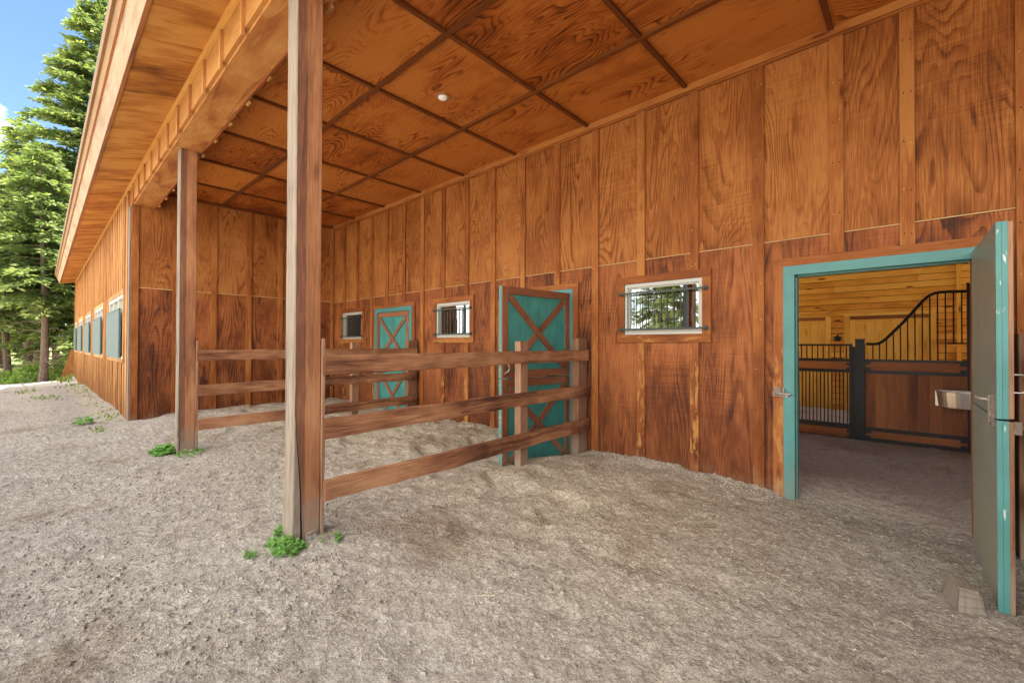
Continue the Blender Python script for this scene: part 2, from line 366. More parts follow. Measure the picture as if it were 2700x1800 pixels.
# ------------------------------------------------------------------ numpy noise and ground
def vnoise(x, y, seed):
    xi = np.floor(x).astype(np.int64); yi = np.floor(y).astype(np.int64)
    fx = x - xi; fy = y - yi; fx = fx * fx * (3 - 2 * fx); fy = fy * fy * (3 - 2 * fy)
    def h(a, b):
        n = (a * 374761393 + b * 668265263 + seed * 974634777) & 0x7fffffff
        n = ((n ^ (n >> 13)) * 1274126177) & 0x7fffffff
        return ((n ^ (n >> 16)) & 0xffff) / 65535.0
    a = h(xi, yi); b = h(xi + 1, yi); c = h(xi, yi + 1); d = h(xi + 1, yi + 1)
    return (a * (1 - fx) + b * fx) * (1 - fy) + (c * (1 - fx) + d * fx) * fy
def rot(x, y, a): return x * math.cos(a) - y * math.sin(a), x * math.sin(a) + y * math.cos(a)

CTRL = np.array([(-3.15, 1.25, .165), (-6.8, 1.25, .16), (-10.3, 1.05, .16), (-10.1, 2, .25), (-10.1, 3.6, .26), (-10, 4.7, .28), (-9, 4.7, .27), (-7.6, 4.6, .2), (-7.0, 4.7, .3),
  (-6.5, 4.7, .36), (-5.9, 4.7, .27), (-5.3, 4.7, .27), (-4.73, 4.7, .25), (-4.1, 4.5, .14), (-3.8, 3.9, .10), (-3.5, 3.5, .11), (-3.4, 4.5, .11), (-3.0, 3.45, .235), (-2.9, 4.1, .235), (-2.8, 4.7, .2),
  (-2.5, 4.7, .236), (-2.5, 4.2, .21), (-1.7, 4.7, .22), (-1.4, 4.7, .18), (-1.1, 4.7, .18), (-1.1, 4.3, .12), (-.92, 4.7, .09), (-.3, 4.7, .075), (.3, 3.6, .045), (.1, 3.5, .045), (-.7, 8.4, .1), (.4, 8.4, .11), (-1, 6.5, .085), (1, 6.5, .09),
  (-1.2, 1.3, .1), (-2.8, -.1, .12), (-5, 0, .13), (-.5, 2, .09), (.3, 2.8, .055), (-10, -1, .12), (-16, 0, .13), (-20, -1, .09), (-20, .8, .12), (-28, 1.1, .13), (-24.5, -.8, -.12), (-28.5, -.5, -.38), (-28.5, .55, -.28), (-26, -3, -.2), (-33, 0, -.5), (-33, -3, -.5), (-40, 0, -.3), (-5, 2.5, .14),
  (-5, 3.5, .2), (-8, 3, .22), (3, 2, .06), (3, -3, .1), (-3, -5, .12), (-10, -8, .1), (0, 12, .1), (-6, 9, .1), (-2.2, 2.5, .12), (-1.5, 3.4, .13), (8, 8, .1), (20, 0, .1), (0, 25, .1), (0, -25, .1), (-60, 0, .1), (-20, 15, .1), (-30, -15, 0)])
def base_h(x, y):
    num = np.zeros_like(x); den = np.zeros_like(x)
    for cx, cy, cz in CTRL:
        w = 1.0 / ((x - cx) ** 2 + (y - cy) ** 2 + .03) ** 1.7
        num += w * cz; den += w
    return num / den
def ground_h(x, y, fine=True):
    x = np.asarray(x, float); y = np.asarray(y, float)
    h = base_h(x, y)
    h += (vnoise(x * .9 + 3, y * .9, 1) - .5) * .05
    near = 1.0 / (1 + (np.maximum(0, np.abs(x + 3.5) - 7) / 4) ** 2)
    # hoof dents, deeper in the sand under the roof
    sand = np.clip((y - 1.4) / 1.5, 0, 1) * np.clip((4.9 - y) / .3, 0, 1) * np.clip((-.9 - x) / 1.2, 0, 1)
    xa, ya = rot(x, y, .5)
    d = vnoise(xa * 4.2, ya * 4.2, 5); h += -np.clip(d - .55, 0, 1) * (.03 + .10 * sand) * near
    h += (vnoise(xa * 7.5 + 9, ya * 7.5, 6) - .5) * (.009 + .022 * sand) * near
    if fine:
        xb, yb = rot(x, y, 1.1)
        r = np.abs(vnoise(xb * 17, yb * 17, 8) - .5) * 2; h += (.5 - r) * .006 * near
        xb, yb = rot(x, y, 2.3)
        r2 = vnoise(xb * 36, yb * 36, 9); h += (np.clip(r2, .35, 1) - .5) * .011 * near
        xb, yb = rot(x, y, .3)
        h += (vnoise(xb * 75, yb * 75, 10) - .5) * .012 * near
    return h
def gz(x, y): return float(ground_h(np.array([x]), np.array([y]), False)[0])

def axis(lo, hi, fine, mid_lo=None, mid_step=None, far_lo=-200, far_hi=200):
    a = list(np.arange(lo, hi, fine))
    s = fine; x = hi
    while x < far_hi: a.append(x); s = min(s * 1.16, 20) if x > hi + .3 else fine * 2; x += s
    s = fine; x = lo - fine
    left = []
    while x > far_lo:
        left.append(x)
        s = min(s * 1.02, .06) if x > -14 and lo < -4 else min(s * 1.14, 20)
        x -= s
    return np.array(sorted(left) + a)
gx = axis(-6.4, .9, .017); gy = axis(-.45, 4.9, .017)
X, Y = np.meshgrid(gx, gy)
Zg = ground_h(X.ravel(), Y.ravel())
nx, ny = len(gx), len(gy)
me = bpy.data.meshes.new('ground')
V = np.stack([X.ravel(), Y.ravel(), Zg], 1).astype(np.float32)
ii = (np.arange(ny - 1)[:, None] * nx + np.arange(nx - 1)[None, :]).ravel()
F = np.stack([ii, ii + 1, ii + 1 + nx, ii + nx], 1).astype(np.int32)
me.vertices.add(len(V)); me.vertices.foreach_set('co', V.ravel())
me.loops.add(F.size); me.loops.foreach_set('vertex_index', F.ravel())
me.polygons.add(len(F)); me.polygons.foreach_set('loop_start', (np.arange(len(F)) * 4).astype(np.int32))
me.polygons.foreach_set('use_smooth', np.ones(len(F), dtype=bool))
me.update(calc_edges=True); me.validate()
me.materials.append(M['ground'])
ground = link('ground', me); tag(ground, kind='structure', label='trampled grey brown soil and sand of the yard and stalls')

def np_mesh(name, V, F, mats, rnd=None, uv=None, origin=(0, 0, 0), parent=None, smooth=False, midx=None):
    V = np.asarray(V, np.float32) - np.array(origin, np.float32)
    k = F.shape[1]
    me = bpy.data.meshes.new(name)
    me.vertices.add(len(V)); me.vertices.foreach_set('co', V.ravel())
    me.loops.add(F.size); me.loops.foreach_set('vertex_index', F.astype(np.int32).ravel())
    me.polygons.add(len(F)); me.polygons.foreach_set('loop_start', (np.arange(len(F)) * k).astype(np.int32))
    if smooth: me.polygons.foreach_set('use_smooth', np.ones(len(F), dtype=bool))
    for m in mats: me.materials.append(m)
    if midx is not None: me.polygons.foreach_set('material_index', midx.astype(np.int32))
    me.update(calc_edges=True)
    u = me.uv_layers.new(name='UVMap')
    if uv is not None: u.data.foreach_set('uv', uv.astype(np.float32).ravel())
    r = me.uv_layers.new(name='rnd')
    if rnd is not None: r.data.foreach_set('uv', np.repeat(rnd.astype(np.float32), k, axis=0).ravel())
    return link(name, me, parent, origin)

# ------------------------------------------------------------------ barn
barn = empty('barn', (-10, 4.72, .1))
tag(barn, 'long orange stained plywood horse barn with open porch, battens and teal doors', 'barn')
WY = 4.72; CZ = 4.285; XE = -10.15; XR = 4.2; OY = 1.07; XF = -28.45; BX = 8.0
FT = 3.66

def rects_minus(x0, x1, z0, z1, holes):
    out = [(x0, x1, z0, z1)]
    for (a, b, c, d) in holes:
        nxt = []
        for (p, q, r, s) in out:
            if b <= p or a >= q or d <= r or c >= s: nxt.append((p, q, r, s)); continue
            if a > p: nxt.append((p, a, r, s))
            if b < q: nxt.append((b, q, r, s))
            lo, hi = max(a, p), min(b, q)
            if c > r: nxt.append((lo, hi, r, c))
            if d < s: nxt.append((lo, hi, d, s))
        out = nxt
    return out

WIN = [(-2.563, -1.67), (-6.187, -5.305), (-9.675, -8.80)]           # white frames, z 1.63..2.22
DOOR = {'big': (-.934, .365), 'mid': (-4.53, -3.30), 'far': (-8.244, -6.92)}
holes = [(a, b, 1.632, 2.22) for a, b in WIN] + [(a, b, -1, 2.238) for a, b in DOOR.values()]
thole = [(a - .092, b + .092, 1.54, 2.308) for a, b in WIN] + [(a - .085, b + .085, -1, 2.312) for a, b in DOOR.values()]
bat = [.54, -.075, -.532, -1.142, -1.75, -2.355, -2.966, -3.563, -4.177, -4.78, -5.39, -6.0, -6.61, -7.2, -7.8, -8.4, -9.0, -9.6]
bat = [1.15, 1.76, 2.37, 2.98, 3.59] + bat if True else bat
bat.sort()
w = MB()
edges = [XE] + bat + [XR]
for a, b in zip(edges[:-1], edges[1:]):
    off = (random.random() * 40, random.random() * 40); rn = w.rnd()
    for (p, q, r, s) in rects_minus(a, b, -.3, 2.484, holes): w.box(p, q, WY, WY + .1, r, s, 'z', 1, None, rn, off)
    off = (random.random() * 40, random.random() * 40); rn = w.rnd()
    w.box(a, b, WY - .005, WY + .1, 2.496, 5.2, 'z', 0, None, rn, off)
w.box(XE, XR, WY - .012, WY + .05, 2.4845, 2.4925, 'x', 2)
for c in bat:
    ww = .046 + random.uniform(-.003, .004); d = .024 + random.uniform(0, .003)
    for (p, q, r, s) in rects_minus(c - ww, c + ww, -.3, 4.205, [h for h in thole if h[0] < c < h[1]]):
        if r > 2.2 or s > 3: w.box(p, q, WY - d, WY - .0005, r, s, 'z', 3)
        else: w.box(p, q, WY - d, WY - .0005, r, s, 'z', 4)
for c in bat:
    if c > 1: continue
    z = .35 + random.random() * .2
    while z < 4.15:
        if not any(h[0] - .06 < c < h[1] + .06 and h[2] < z < h[3] + .02 for h in thole):
            for sx in (-.022, .022):
                zz = z + random.uniform(-.012, .012); xx = c + sx + random.uniform(-.004, .004); nr = .0042
                w.box(xx - nr, xx + nr, WY - .0282, WY - .02, zz - nr, zz + nr, 'z', 5 if random.random() < .7 else 2)
        z += random.uniform(.34, .46)
w.box(XE, XR, WY - .045, WY - .006, 4.215, CZ, 'x', 3)
w.box(XE, XR, WY - .028, WY - .007, 4.19, 4.214, 'x', 3)
front_wall = w.build('wall', [M['ply_upper'], M['ply_lower'], M['flash'], M['batten'], M['batten_worn'], M['crack']], barn)
tag(front_wall, 'tall orange plywood wall with vertical battens under the porch roof')

# ceiling of the porch: plywood squares, battens and runners
c = MB()
rx = [XE, -9.1, -7.87, -6.64, -5.456, -4.3, -3.07, -1.836, -.567, .65, 1.87, 3.1, XR]; ry = [1.38, 2.44, 3.655, WY]
for a, b in zip(rx[:-1], rx[1:]):
    for d, e in zip(ry[:-1], ry[1:]):
        c.box(a, b, d, e, CZ, CZ + .012, 'x')
ceiling = c.build('ceiling', M['ply_ceiling'], barn)
c = MB()
for x in rx[1:-1]:
    for d, e in zip(ry[:-1], ry[1:]): c.box(x - .021, x + .021, d + (.022 if d > 1.4 else .03), e - (.022 if e < 4.7 else .046), CZ - .030, CZ - .001, 'y')
for y in ry[1:-1]: c.box(XE + .03, XR, y - .021, y + .021, CZ - .034, CZ - .001, 'x')
c.box(XE + .001, XE + .03, 1.41, WY - .05, CZ - .06, CZ - .002, 'y')
c.build('ceiling_trim', M['ceiling_trim'], barn)

# end wall of the porch, facing the camera
e = MB()
eb = [1.12, 1.70, 2.306, 2.916, 3.52, 4.13]
ed = [OY] + eb[1:] + [WY]
for a, b in zip(ed[:-1], ed[1:]):
    e.box(XE - .1, XE, a, b, -.3, 2.500, 'z', 1); e.box(XE - .1, XE + .004, a, b, 2.512, CZ - .001, 'z', 0)
e.box(XE - .08, XE + .009, OY + .1, WY, 2.500, 2.512, 'y', 2)
for y in eb[1:]: e.box(XE + .0005, XE + .026, y - .048, y + .048, -.3, CZ - .061, 'z', 3)
e.box(XE + .0005, XE + .026, OY + .003, OY + .1, -.3, 3.95, 'z', 3)
e.box(XE + .0005, XE + .03, WY - .09, WY - .03, -.3, CZ - .061, 'z', 3)
e2 = e.build('wall', [M['ply_upper'], M['ply_lower'], M['flash'], M['batten']], barn)
tag(e2, 'dark stained end wall of the porch with battens')
# right end wall, mirror of it
e = MB(); e.box(XR, XR + .1, OY, WY, -.3, CZ, 'z', 0)
for y in eb: e.box(XR - .026, XR - .0005, y - .048, y + .048, -.3, CZ - .06, 'z', 1)
e.box(XR, BX, OY, OY + .1, -.3, 4.345, 'z', 0)
e.build('wall', [M['ply_lower'], M['batten']], barn)

# long outer wall beyond the porch
OW = [(-10.98 - 3.87 * k - 2.54, -10.98 - 3.87 * k) for k in range(4)] + [(-28.05, -26.25)]
o = MB()
oh = [(a, b, 1.215, 2.445) for a, b in OW]; ot = [(a - .1, b + .1, 1.14, 2.545) for a, b in OW]
obx = [-10.62 - .305 * k for k in range(58)]
obx = [x for x in obx if x > XF + .2]
pts = [XF] + sorted(obx)[::2] + [XE - .1]
for a, b in zip(pts[:-1], pts[1:]):
    off = (random.random() * 40, random.random() * 40); rn = o.rnd()
    for (p, q, r, s) in rects_minus(a, b, -.3, 4.345, oh): o.box(p, q, OY, OY + .1, r, s, 'z', 0, None, rn, off)
for x in obx:
    for (p, q, r, s) in rects_minus(x - .035, x + .035, -.3, 4.26, [h for h in ot if h[0] < x < h[1]]): o.box(p, q, OY - .022 - random.random() * .004, OY - .0005, r, s, 'z', 1)
o.box(XE - .42, XE - .28, OY - .027, OY - .0005, -.3, 4.26, 'z', 1)
o.box(XE - .16, XE, OY - .026, OY - .0005, -.3, 3.93, 'z', 2)
o.box(XF, XF + .14, OY - .026, OY - .0005, -.3, 4.26, 'z', 1)
o.box(XF, XF + .1, OY + .101, 20, -.3, 6.5, 'z', 0)
o.box(XF + .101, BX, 20, 20.1, -.3, 4.6, 'z', 0); o.box(BX - .1, BX, OY + .101, 8.6, -.3, 6.5, 'z', 0); o.box(BX - .1, BX, 12.1, 19.99, -.3, 6.5, 'z', 0); o.box(BX - .1, BX, 8.601, 12.099, 5.6, 6.5, 'z', 0)  # unseen gap left at the aisle end, added to let light inside
ow = o.build('wall', [M['outer_wall'], M['outer_batten'], M['post_grey']], barn)
tag(ow, 'long tan board and batten side wall with shuttered windows')
b = MB()
b.strip([[(XF - .02, OY - .5, -.2), (XF + .1, OY - .5, -.2), (XF + .1, OY + .05, -.2), (XF - .02, OY + .05, -.2)],
         [(XF - .02, OY - .12, 1.25), (XF + .1, OY - .12, 1.25), (XF + .1, OY + .05, 1.25), (XF - .02, OY + .05, 1.25)]])
b.build('buttress', M['outer_batten'], barn)

# windows of the outer wall
for a, bb in OW:
    t = MB()
    t.box(a - .08, bb + .08, OY - .03, OY - .001, 2.447, 2.535, 'x'); t.box(a - .08, bb + .08, OY - .03, OY - .001, 1.15, 1.213, 'x')
    t.box(a - .08, a - .002, OY - .028, OY - .001, 1.215, 2.445); t.box(bb + .002, bb + .06, OY - .028, OY - .001, 1.215, 2.445)
    win = t.build('window', M['outer_batten'], barn)
    f = MB()
    f.box(a, bb, OY - .02, OY + .06, 2.385, 2.445, 'x'); f.box(a, bb, OY - .02, OY + .06, 1.215, 1.27, 'x')
    n = 3
    for k in range(n + 1):
        x = a + .035 + (bb - a - .07) * k / n; f.box(x - .035, x + .035, OY - .018, OY + .058, 1.27, 2.385)
    f.build('window_frame', M['vinyl'], win)
    g = MB(); g.box(a + .03, bb - .03, OY + .03, OY + .036, 1.25, 2.40); g.build('pane', M['glass'], win)
    s = MB(); x1 = bb - .22; x0 = a - .03; k = 0; n = 18
    for k in range(n):
        p = x0 + (x1 - x0) * k / n; s.box(p, p + (x1 - x0) / n - .006, OY - .062, OY - .035, 1.235, 2.165)
    s.box(x0, x1 + .01, OY - .068, OY - .034, 2.1655, 2.185, 'x'); s.box(x0, x1, OY - .0345, OY - .031, 1.3, 2.1, 'x')
    s.build('shutter', M['shutter'], win)

# beam, header cladding, posts
b = MB()
b.box(XE, XR, 1.10, 1.38, 3.955, 4.2, 'x')
beam = b.build('beam', M['beam'], barn)
b = MB()
b.box(XE, XR, OY, 1.0985, 3.985, 4.345, 'x', 0)
x = XE + .25
while x < XR:
    b.box(x - .024, x + .024, OY - .024, OY - .0005, 3.925 + random.uniform(-.006, .006), 4.255, 'z', 1); x += .6
b.box(XF, XR, OY - .03, OY - .002, 4.26, 4.342, 'x', 2)
b.build('header', [M['fascia_block'], M['beam'], M['crown'], M['crack']], barn)
b = MB()
b.box(XE, XR, 1.3805, 1.40, 3.94, CZ + .01, 'x', 0)
x = XE + .3
while x < XR: b.box(x - .045, x + .045, 1.4005, 1.42, 3.925, CZ - .001, 'z', 1); x += .61
b.build('header', [M['ply_lower'], M['outer_batten']], barn)

def post(xn, crack, seed, label):
    """square timber: grey weathered outer face, stained inner faces, a long drying crack that opens towards the foot"""
    rr = random.Random(seed); xf = xn - .165; y0 = 1.167; y1 = 1.343
    q = MB(); zs = np.linspace(-.25, 3.955, 60); rings = []; wob = 0
    for z in zs:
        wob = wob * .8 + rr.uniform(-.003, .003); tt = min(max((z - .15) / 1.0, 0), 1); tt = tt * tt * (3 - 2 * tt)
        op = max(0.0, 1.0 - max(z - .1, 0) / 1.15) ** 1.1
        wd = .0008 + .006 * op * crack; dp = .004 + .05 * op
        fl = .010 * max(0, 1 - (z - .15) / .5) if z < .65 else 0
        ch = .005
        c0 = y0 - fl + ch + .003 + .044 * crack * (1 - tt) + (wob if op > 0 else 0) * .7 + wd; j = lambda s=.0012: rr.uniform(-s, s)
        c0 = max(c0, y0 - fl + ch + .0015 + wd)
        rings.append([(xn - ch, y0 - fl + j(), z), (xn + j(), y0 - fl + ch, z), (xn + j(), c0 - wd, z), (xn - dp, c0, z), (xn + j(), c0 + wd, z), (xn + j(), max(y0 + .071, c0 + wd + .004) + j(.002), z), (xn + j(), y1 - ch, z), (xn - ch, y1, z),
                      (xf + ch, y1, z), (xf, y1 - ch, z), (xf - fl * .7, y0 + ch - fl, z), (xf + ch - fl * .7, y0 - fl + j(), z)])
    q.strip(rings, mats=[1, 1, 3, 3, 2, 0, 0, 0, 0, 1, 1, 1], rnd=(.3, .5))
    po = q.build('post', [M['post'], M['post_grey'], M['post_dark'], M['crack']], barn)
    tag(po, label)
    k = MB(); zb = gz(xn, 1.25)
    k.hexa([(xn + .002, 1.245, zb - .02), (xn + .014, 1.245, zb - .02), (xn + .002, 1.312, zb - .02), (xn + .014, 1.312, zb - .02), (xn + .002, 1.25, zb + .045), (xn + .014, 1.25, zb + .045), (xn + .002, 1.318, zb + .06), (xn + .014, 1.318, zb + .06)], 'y')
    k.tube([(xn + .013, 1.285, zb + .02), (xn + .022, 1.285, zb + .02)], .011, 8)
    k.build('post_bracket', M['rusty'], po)
    return po
post(-3.087, 1.0, 3, 'near timber post, grey weathered outer face and long crack at its foot')
post(-6.75, .45, 5, 'farther timber post in front of the end wall')
post(.573, .4, 6, 'timber post beside the viewer')

# eave: soffit, fascia, roof
s = MB()
xs = [XF, -27] + [-27 + 1.22 * k for k in range(1, 29)] + [BX]
for a, bb in zip(xs[:-1], xs[1:]):
    off = (random.random() * 40, random.random() * 40)
    cc = [(a, .56, 4.215), (bb, .56, 4.215), (a, OY + .02, 4.346), (bb, OY + .02, 4.346), (a, .56, 4.23), (bb, .56, 4.23), (a, OY + .02, 4.361), (bb, OY + .02, 4.361)]
    s.hexa(cc, 'y', off=off)
s.build('soffit', M['soffit'], barn)
f = MB()
f.prism([(.575, 4.206), (.543, 4.206), (.543, 4.214), (.575, 4.226)], XF - .02, BX, 1)
f.prism([(.56, 4.227), (.5425, 4.2145), (.4775, 4.455), (.50, 4.462)], XF - .02, BX, 0)
f.prism([(.4775, 4.4555), (.456, 4.4555), (.431, 4.552), (.46, 4.56)], XF - .025, BX, mats=[3, 2, 2, 2])  # brown underside paints in the shadow below the drip edge
f.prism([(.45, 4.5605), (.405, 4.5545), (.395, 4.60), (.45, 4.61)], XF - .03, BX, 2)
fa = f.build('fascia', [M['fascia'], M['stall_board'], M['fascia_trim'], M['stall_board']], barn)
tag(fa, 'weathered grey fascia board along the eave')
sl = .27
def roof_y(y): return 4.60 + (y - .395) * sl
def slab(rf, x0, x1, y0, y1):
    z0, z1 = (roof_y(y0), roof_y(y1)) if y1 <= 10.6 else (roof_y(21.1 - y0), roof_y(21.1 - y1))
    rf.hexa([(x0, y0, z0), (x1, y0, z0), (x0, y1, z1), (x1, y1, z1), (x0, y0, z0 + .05), (x1, y0, z0 + .05), (x0, y1, z1 + .05), (x1, y1, z1 + .05)], 'x')
rf = MB(); LIGHT_HOLES = [(-2.05, -.72, 6.7, 9.8), (-8.2, -1.75, 10.56, 13.7), (2.3, 7.2, 10.56, 13.7)]  # unseen roof openings added so sun bounces off hidden floor into the interior
for ya, yb in ((.395, 10.55), (10.5501, 20.6)):
    for (p, q, r_, t_) in rects_minus(XF - .03, BX, ya, yb, LIGHT_HOLES): slab(rf, p, q, r_, t_)
roof = rf.build('roof', M['roofing'], barn)
for p, q, r_, t_ in LIGHT_HOLES:
    rf = MB(); slab(rf, p, q, r_, t_); rf.build('added_skylight', M['added_skylight'], roof)

# small barred windows of the porch wall
for a, bb in WIN:
    t = MB(); y0 = WY - .03
    t.box(a - .09, bb + .09, y0, WY - .001, 2.222, 2.306, 'x', 0); t.box(a - .09, bb + .09, y0, WY - .001, 1.542, 1.630, 'x', 0)
    t.box(a - .09, a - .002, y0 + .002, WY - .001, 1.631, 2.221, 'z', 0); t.box(bb + .002, bb + .09, y0 + .002, WY - .001, 1.631, 2.221, 'z', 0)
    win = t.build('window', M['trim_worn'], barn)
    f = MB()
    f.box(a, bb, WY - .012, WY + .07, 2.18, 2.22, 'x'); f.box(a, bb, WY - .012, WY + .07, 1.632, 1.665, 'x')
    f.box(a, a + .035, WY - .011, WY + .069, 1.665, 2.18); f.box(bb - .035, bb, WY - .011, WY + .069, 1.665, 2.18)
    f.box(a + .035, a + .05, WY + .012, WY + .06, 1.665, 2.18); f.box(bb - .05, bb - .035, WY + .012, WY + .06, 1.665, 2.18)
    f.box(a + .05, bb - .05, WY + .012, WY + .06, 2.165, 2.18); f.box(a + .05, bb - .05, WY + .012, WY + .06, 1.665, 1.68)
    mx = bb - (bb - a) * .22; f.box(mx - .02, mx + .02, WY + .025, WY + .062, 1.68, 2.165, mat=1)
    f.build('window_frame', [M['vinyl'], M['black_metal']], win)
    g = MB(); g.box(a + .04, bb - .04, WY + .034, WY + .040, 1.67, 2.175); g.build('pane', M['glass'], win)
    r = MB(); yb = WY - .07
    for z in (2.105, 1.69): r.box(a - .045, bb + .045, yb - .006, yb + .006, z - .009, z + .009, 'x')
    for sx in (a - .04, bb + .04):
        for z in (2.105, 1.69): r.box(sx - .02, sx + .02, yb + .006, WY - .031, z - .012, z + .012); r.box(sx - .016, sx + .016, WY - .036, WY - .0305, z - .024, z + .024)
    n = 11
    for k in range(n): x = a + .07 + (bb - a - .12) * k / (n - 1); r.tube([(x, yb, 1.685), (x, yb, 2.11)], .0052, 6)
    r.build('window_bars', M['dark_green'], win)

# Dutch doors
def door_frame(x0, x1, rstop=True):
    f = MB()
    f.box(x0, x1, WY - .03, WY + .12, 2.155, 2.238, 'x', 0)
    f.box(x0, x0 + .088, WY - .031, WY + .12, -.3, 2.154, 'z', 0); f.box(x1 - .088, x1, WY - .031, WY + .12, -.3, 2.154, 'z', 0 if rstop else 1)
    f.box(x0 + .0885, x0 + .10, WY + .03, WY + .1, -.3, 2.14, 'z', 0); (f.box(x1 - .10, x1 - .0885, WY + .03, WY + .1, -.3, 2.14, 'z', 0) if rstop else None)
    f.box(x0 + .1, x1 - .1, WY + .03, WY + .1, 2.14, 2.1545, 'x', 0)
    f.box(x0 - .083, x1 + .083, WY - .028, WY - .001, 2.2395, 2.31, 'x', 1)
    f.box(x0 - .083, x0 - .0015, WY - .026, WY - .001, -.3, 2.239, 'z', 2); f.box(x1 + .0015, x1 + .083, WY - .026, WY - .001, -.3, 2.239, 'z', 2)
    return f.build('door', [M['teal'], M['trim_worn'], M['batten_worn']], barn)

def diag(m, u0, z0, u1, z1, wd, n0, n1, mat):
    L = math.hypot(u1 - u0, z1 - z0); dx, dz = (u1 - u0) / L, (z1 - z0) / L; px, pz = -dz * wd / 2, dx * wd / 2
    c = []
    for k in range(8):
        a = (u1, z1) if k & 4 else (u0, z0); s = 1 if k & 1 else -1; n = n1 if k & 2 else n0
        c.append((a[0] + px * s, n, a[1] + pz * s))
    m.hexa(c, 'z', mat)

def leaf(xf, W, z0, z1, parent, upper, inner, worn, trim='brace'):
    """leaf in (u from hinge, n outward, z); slab n -.045..0, trim 0...02"""
    m = MB(); m.xf = xf; E = 3 if worn else 0
    m.box(0, W, -.045, -.0235, z0, z1, 'z', mats=[E, E, inner, 0, E, E]); m.box(0.0, W - .001, -.0225, 0, z0 + .001, z1 - .001, 'z', mats=[E, E, 0, 1, E, E])
    sw = .082; t = .02
    m.box(.004, sw, .0005, t, z0 + .004, z1 - .004, 'z', 2); m.box(W - sw, W - .002, .0005, t, z0 + .004, z1 - .004, 'z', 2)
    m.box(sw + .001, W - sw - .001, .0005, t - .001, z1 - .092, z1 - .004, 'x', 2); m.box(sw + .001, W - sw - .001, .0005, t - .001, z0 + .004, z0 + .088, 'x', 2)
    a, b, c, d = sw + .03, W - sw - .03, z0 + .115, z1 - .12
    diag(m, a, c, b, d, .072, .0007, t + .003, 2)
    mu, mz = (a + b) / 2, (c + d) / 2; L = math.hypot(b - a, d - c); gx = (b - a) / L * .05; gzz = (d - c) / L * .05
    k = .036 * 1.1
    diag(m, a, d, mu - gx, mz + gzz, .072, .0006, t - .002, 2); diag(m, mu + gx, mz - gzz, b, c, .072, .0006, t - .002, 2)
    return m.build('upper_leaf' if upper else 'lower_leaf', [M['teal'], M['teal_panel'], M[trim], M['teal_worn'], M['door_inside']], parent)

def hinge_xf(hx, hy, ang):
    """u runs from the hinge along ang; the outside of the door is to the left of u (n)"""
    ux, uy = math.cos(ang), math.sin(ang); nxx, nyy = -uy, ux
    return lambda p: (hx + ux * p[0] + nxx * p[1], hy + uy * p[0] + nyy * p[1], p[2])

# far Dutch door, closed (hinges right)
d = door_frame(*DOOR['far']); tag(d, 'closed teal Dutch door with crossed brown braces, farthest in the porch')
xf = hinge_xf(-7.012, WY - .012, math.pi); xff = lambda p: (-7.012 - p[0], WY - .012 - p[1], p[2])
leaf(xff, 1.14, 1.125, 2.15, d, True, 0, False); leaf(xff, 1.14, -.1, 1.115, d, False, 0, False)
for z in (1.85, 1.3):
    hw = MB(); hw.box(-7.03, -6.99, WY - .045, WY - .033, z, z + .1); hw.build('hinge', M['steel'], d)
# middle Dutch door, swung open about 97 degrees
d = door_frame(*DOOR['mid']); tag(d, 'teal Dutch door with crossed brown braces, swung open beside the fence')
A = Vector((-3.362, 4.70)); B = Vector((-3.503, 3.58)); ang = math.atan2(B.y - A.y, B.x - A.x)
xf = hinge_xf(A.x, A.y, ang)
leaf(xf, 1.128, 1.122, 2.185, d, True, 4, True); leaf(xf, 1.128, .02, 1.112, d, False, 4, True)
for z in (1.85, 1.30, .95, .35):
    hw = MB(); hw.xf = xf; hw.box(-.03, .006, -.03, .024, z, z + .11); hw.build('hinge', M['steel'], d)
hw = MB(); hw.xf = xf
hw.tube([(1.07, .022, 1.29), (1.065, .06, 1.28), (1.063, .07, 1.24), (1.075, .06, 1.20), (1.09, .03, 1.19)], .006, 6); hw.tube([(1.095, .02, 1.18), (1.095, .045, 1.18)], .014, 8); hw.build('handle', M['steel'], d)
# near Dutch door, swung open at right
d = door_frame(*DOOR['big'], False); tag(d, 'open Dutch door nearest the viewer with dark inner face and peeling teal edge')
xf = hinge_xf(.321, 4.69, math.atan2(3.63 - 4.69, .352 - .321))
leaf(xf, 1.06, 1.102, 2.198, d, True, 4, True, 'fence_post'); leaf(xf, 1.06, .035, 1.092, d, False, 4, True, 'fence_post')
for z in (1.90, 1.30, .95, .3):
    hw = MB(); hw.xf = xf; hw.box(-.04, .004, -.03, .01, z, z + .11); hw.build('hinge', M['steel'], d)
hw = MB(); hw.xf = xf
hw.box(.955, .985, -.058, -.0455, 1.05, 1.23); hw.tube([(.97, -.064, 1.06), (.97, -.064, 1.225)], .008, 8); hw.tube([(.97, -.064, 1.2), (.97, -.11, 1.205), (.965, -.12, 1.215)], .006, 6)
for z in (1.08, 1.14, 1.21): hw.box(.95, .99, -.072, -.058, z - .008, z + .008)
hw.tube([(1.0, -.047, 1.10), (.90, -.048, 1.17), (.80, -.0475, 1.20)], .003, 5)
hw.build('bolt', M['rusty'], d)
hw = MB(); hw.xf = xf
hw.tube([(.985, .021, 1.345), (.985, .06, 1.345), (.985, .075, 1.325), (.985, .075, 1.265), (.985, .06, 1.245), (.985, .021, 1.245)], .006, 8); hw.box(.97, 1.0, .0205, .026, 1.22, 1.37); hw.build('handle', M['steel'], d)
hw = MB(); hw.xf = xf
hw.box(1.02, 1.05, .021, .05, 1.02, 1.09); hw.tube([(1.035, .05, 1.06), (1.035, .075, 1.05), (1.035, .08, 1.03)], .008, 6); hw.build('catch', M['rusty'], d)
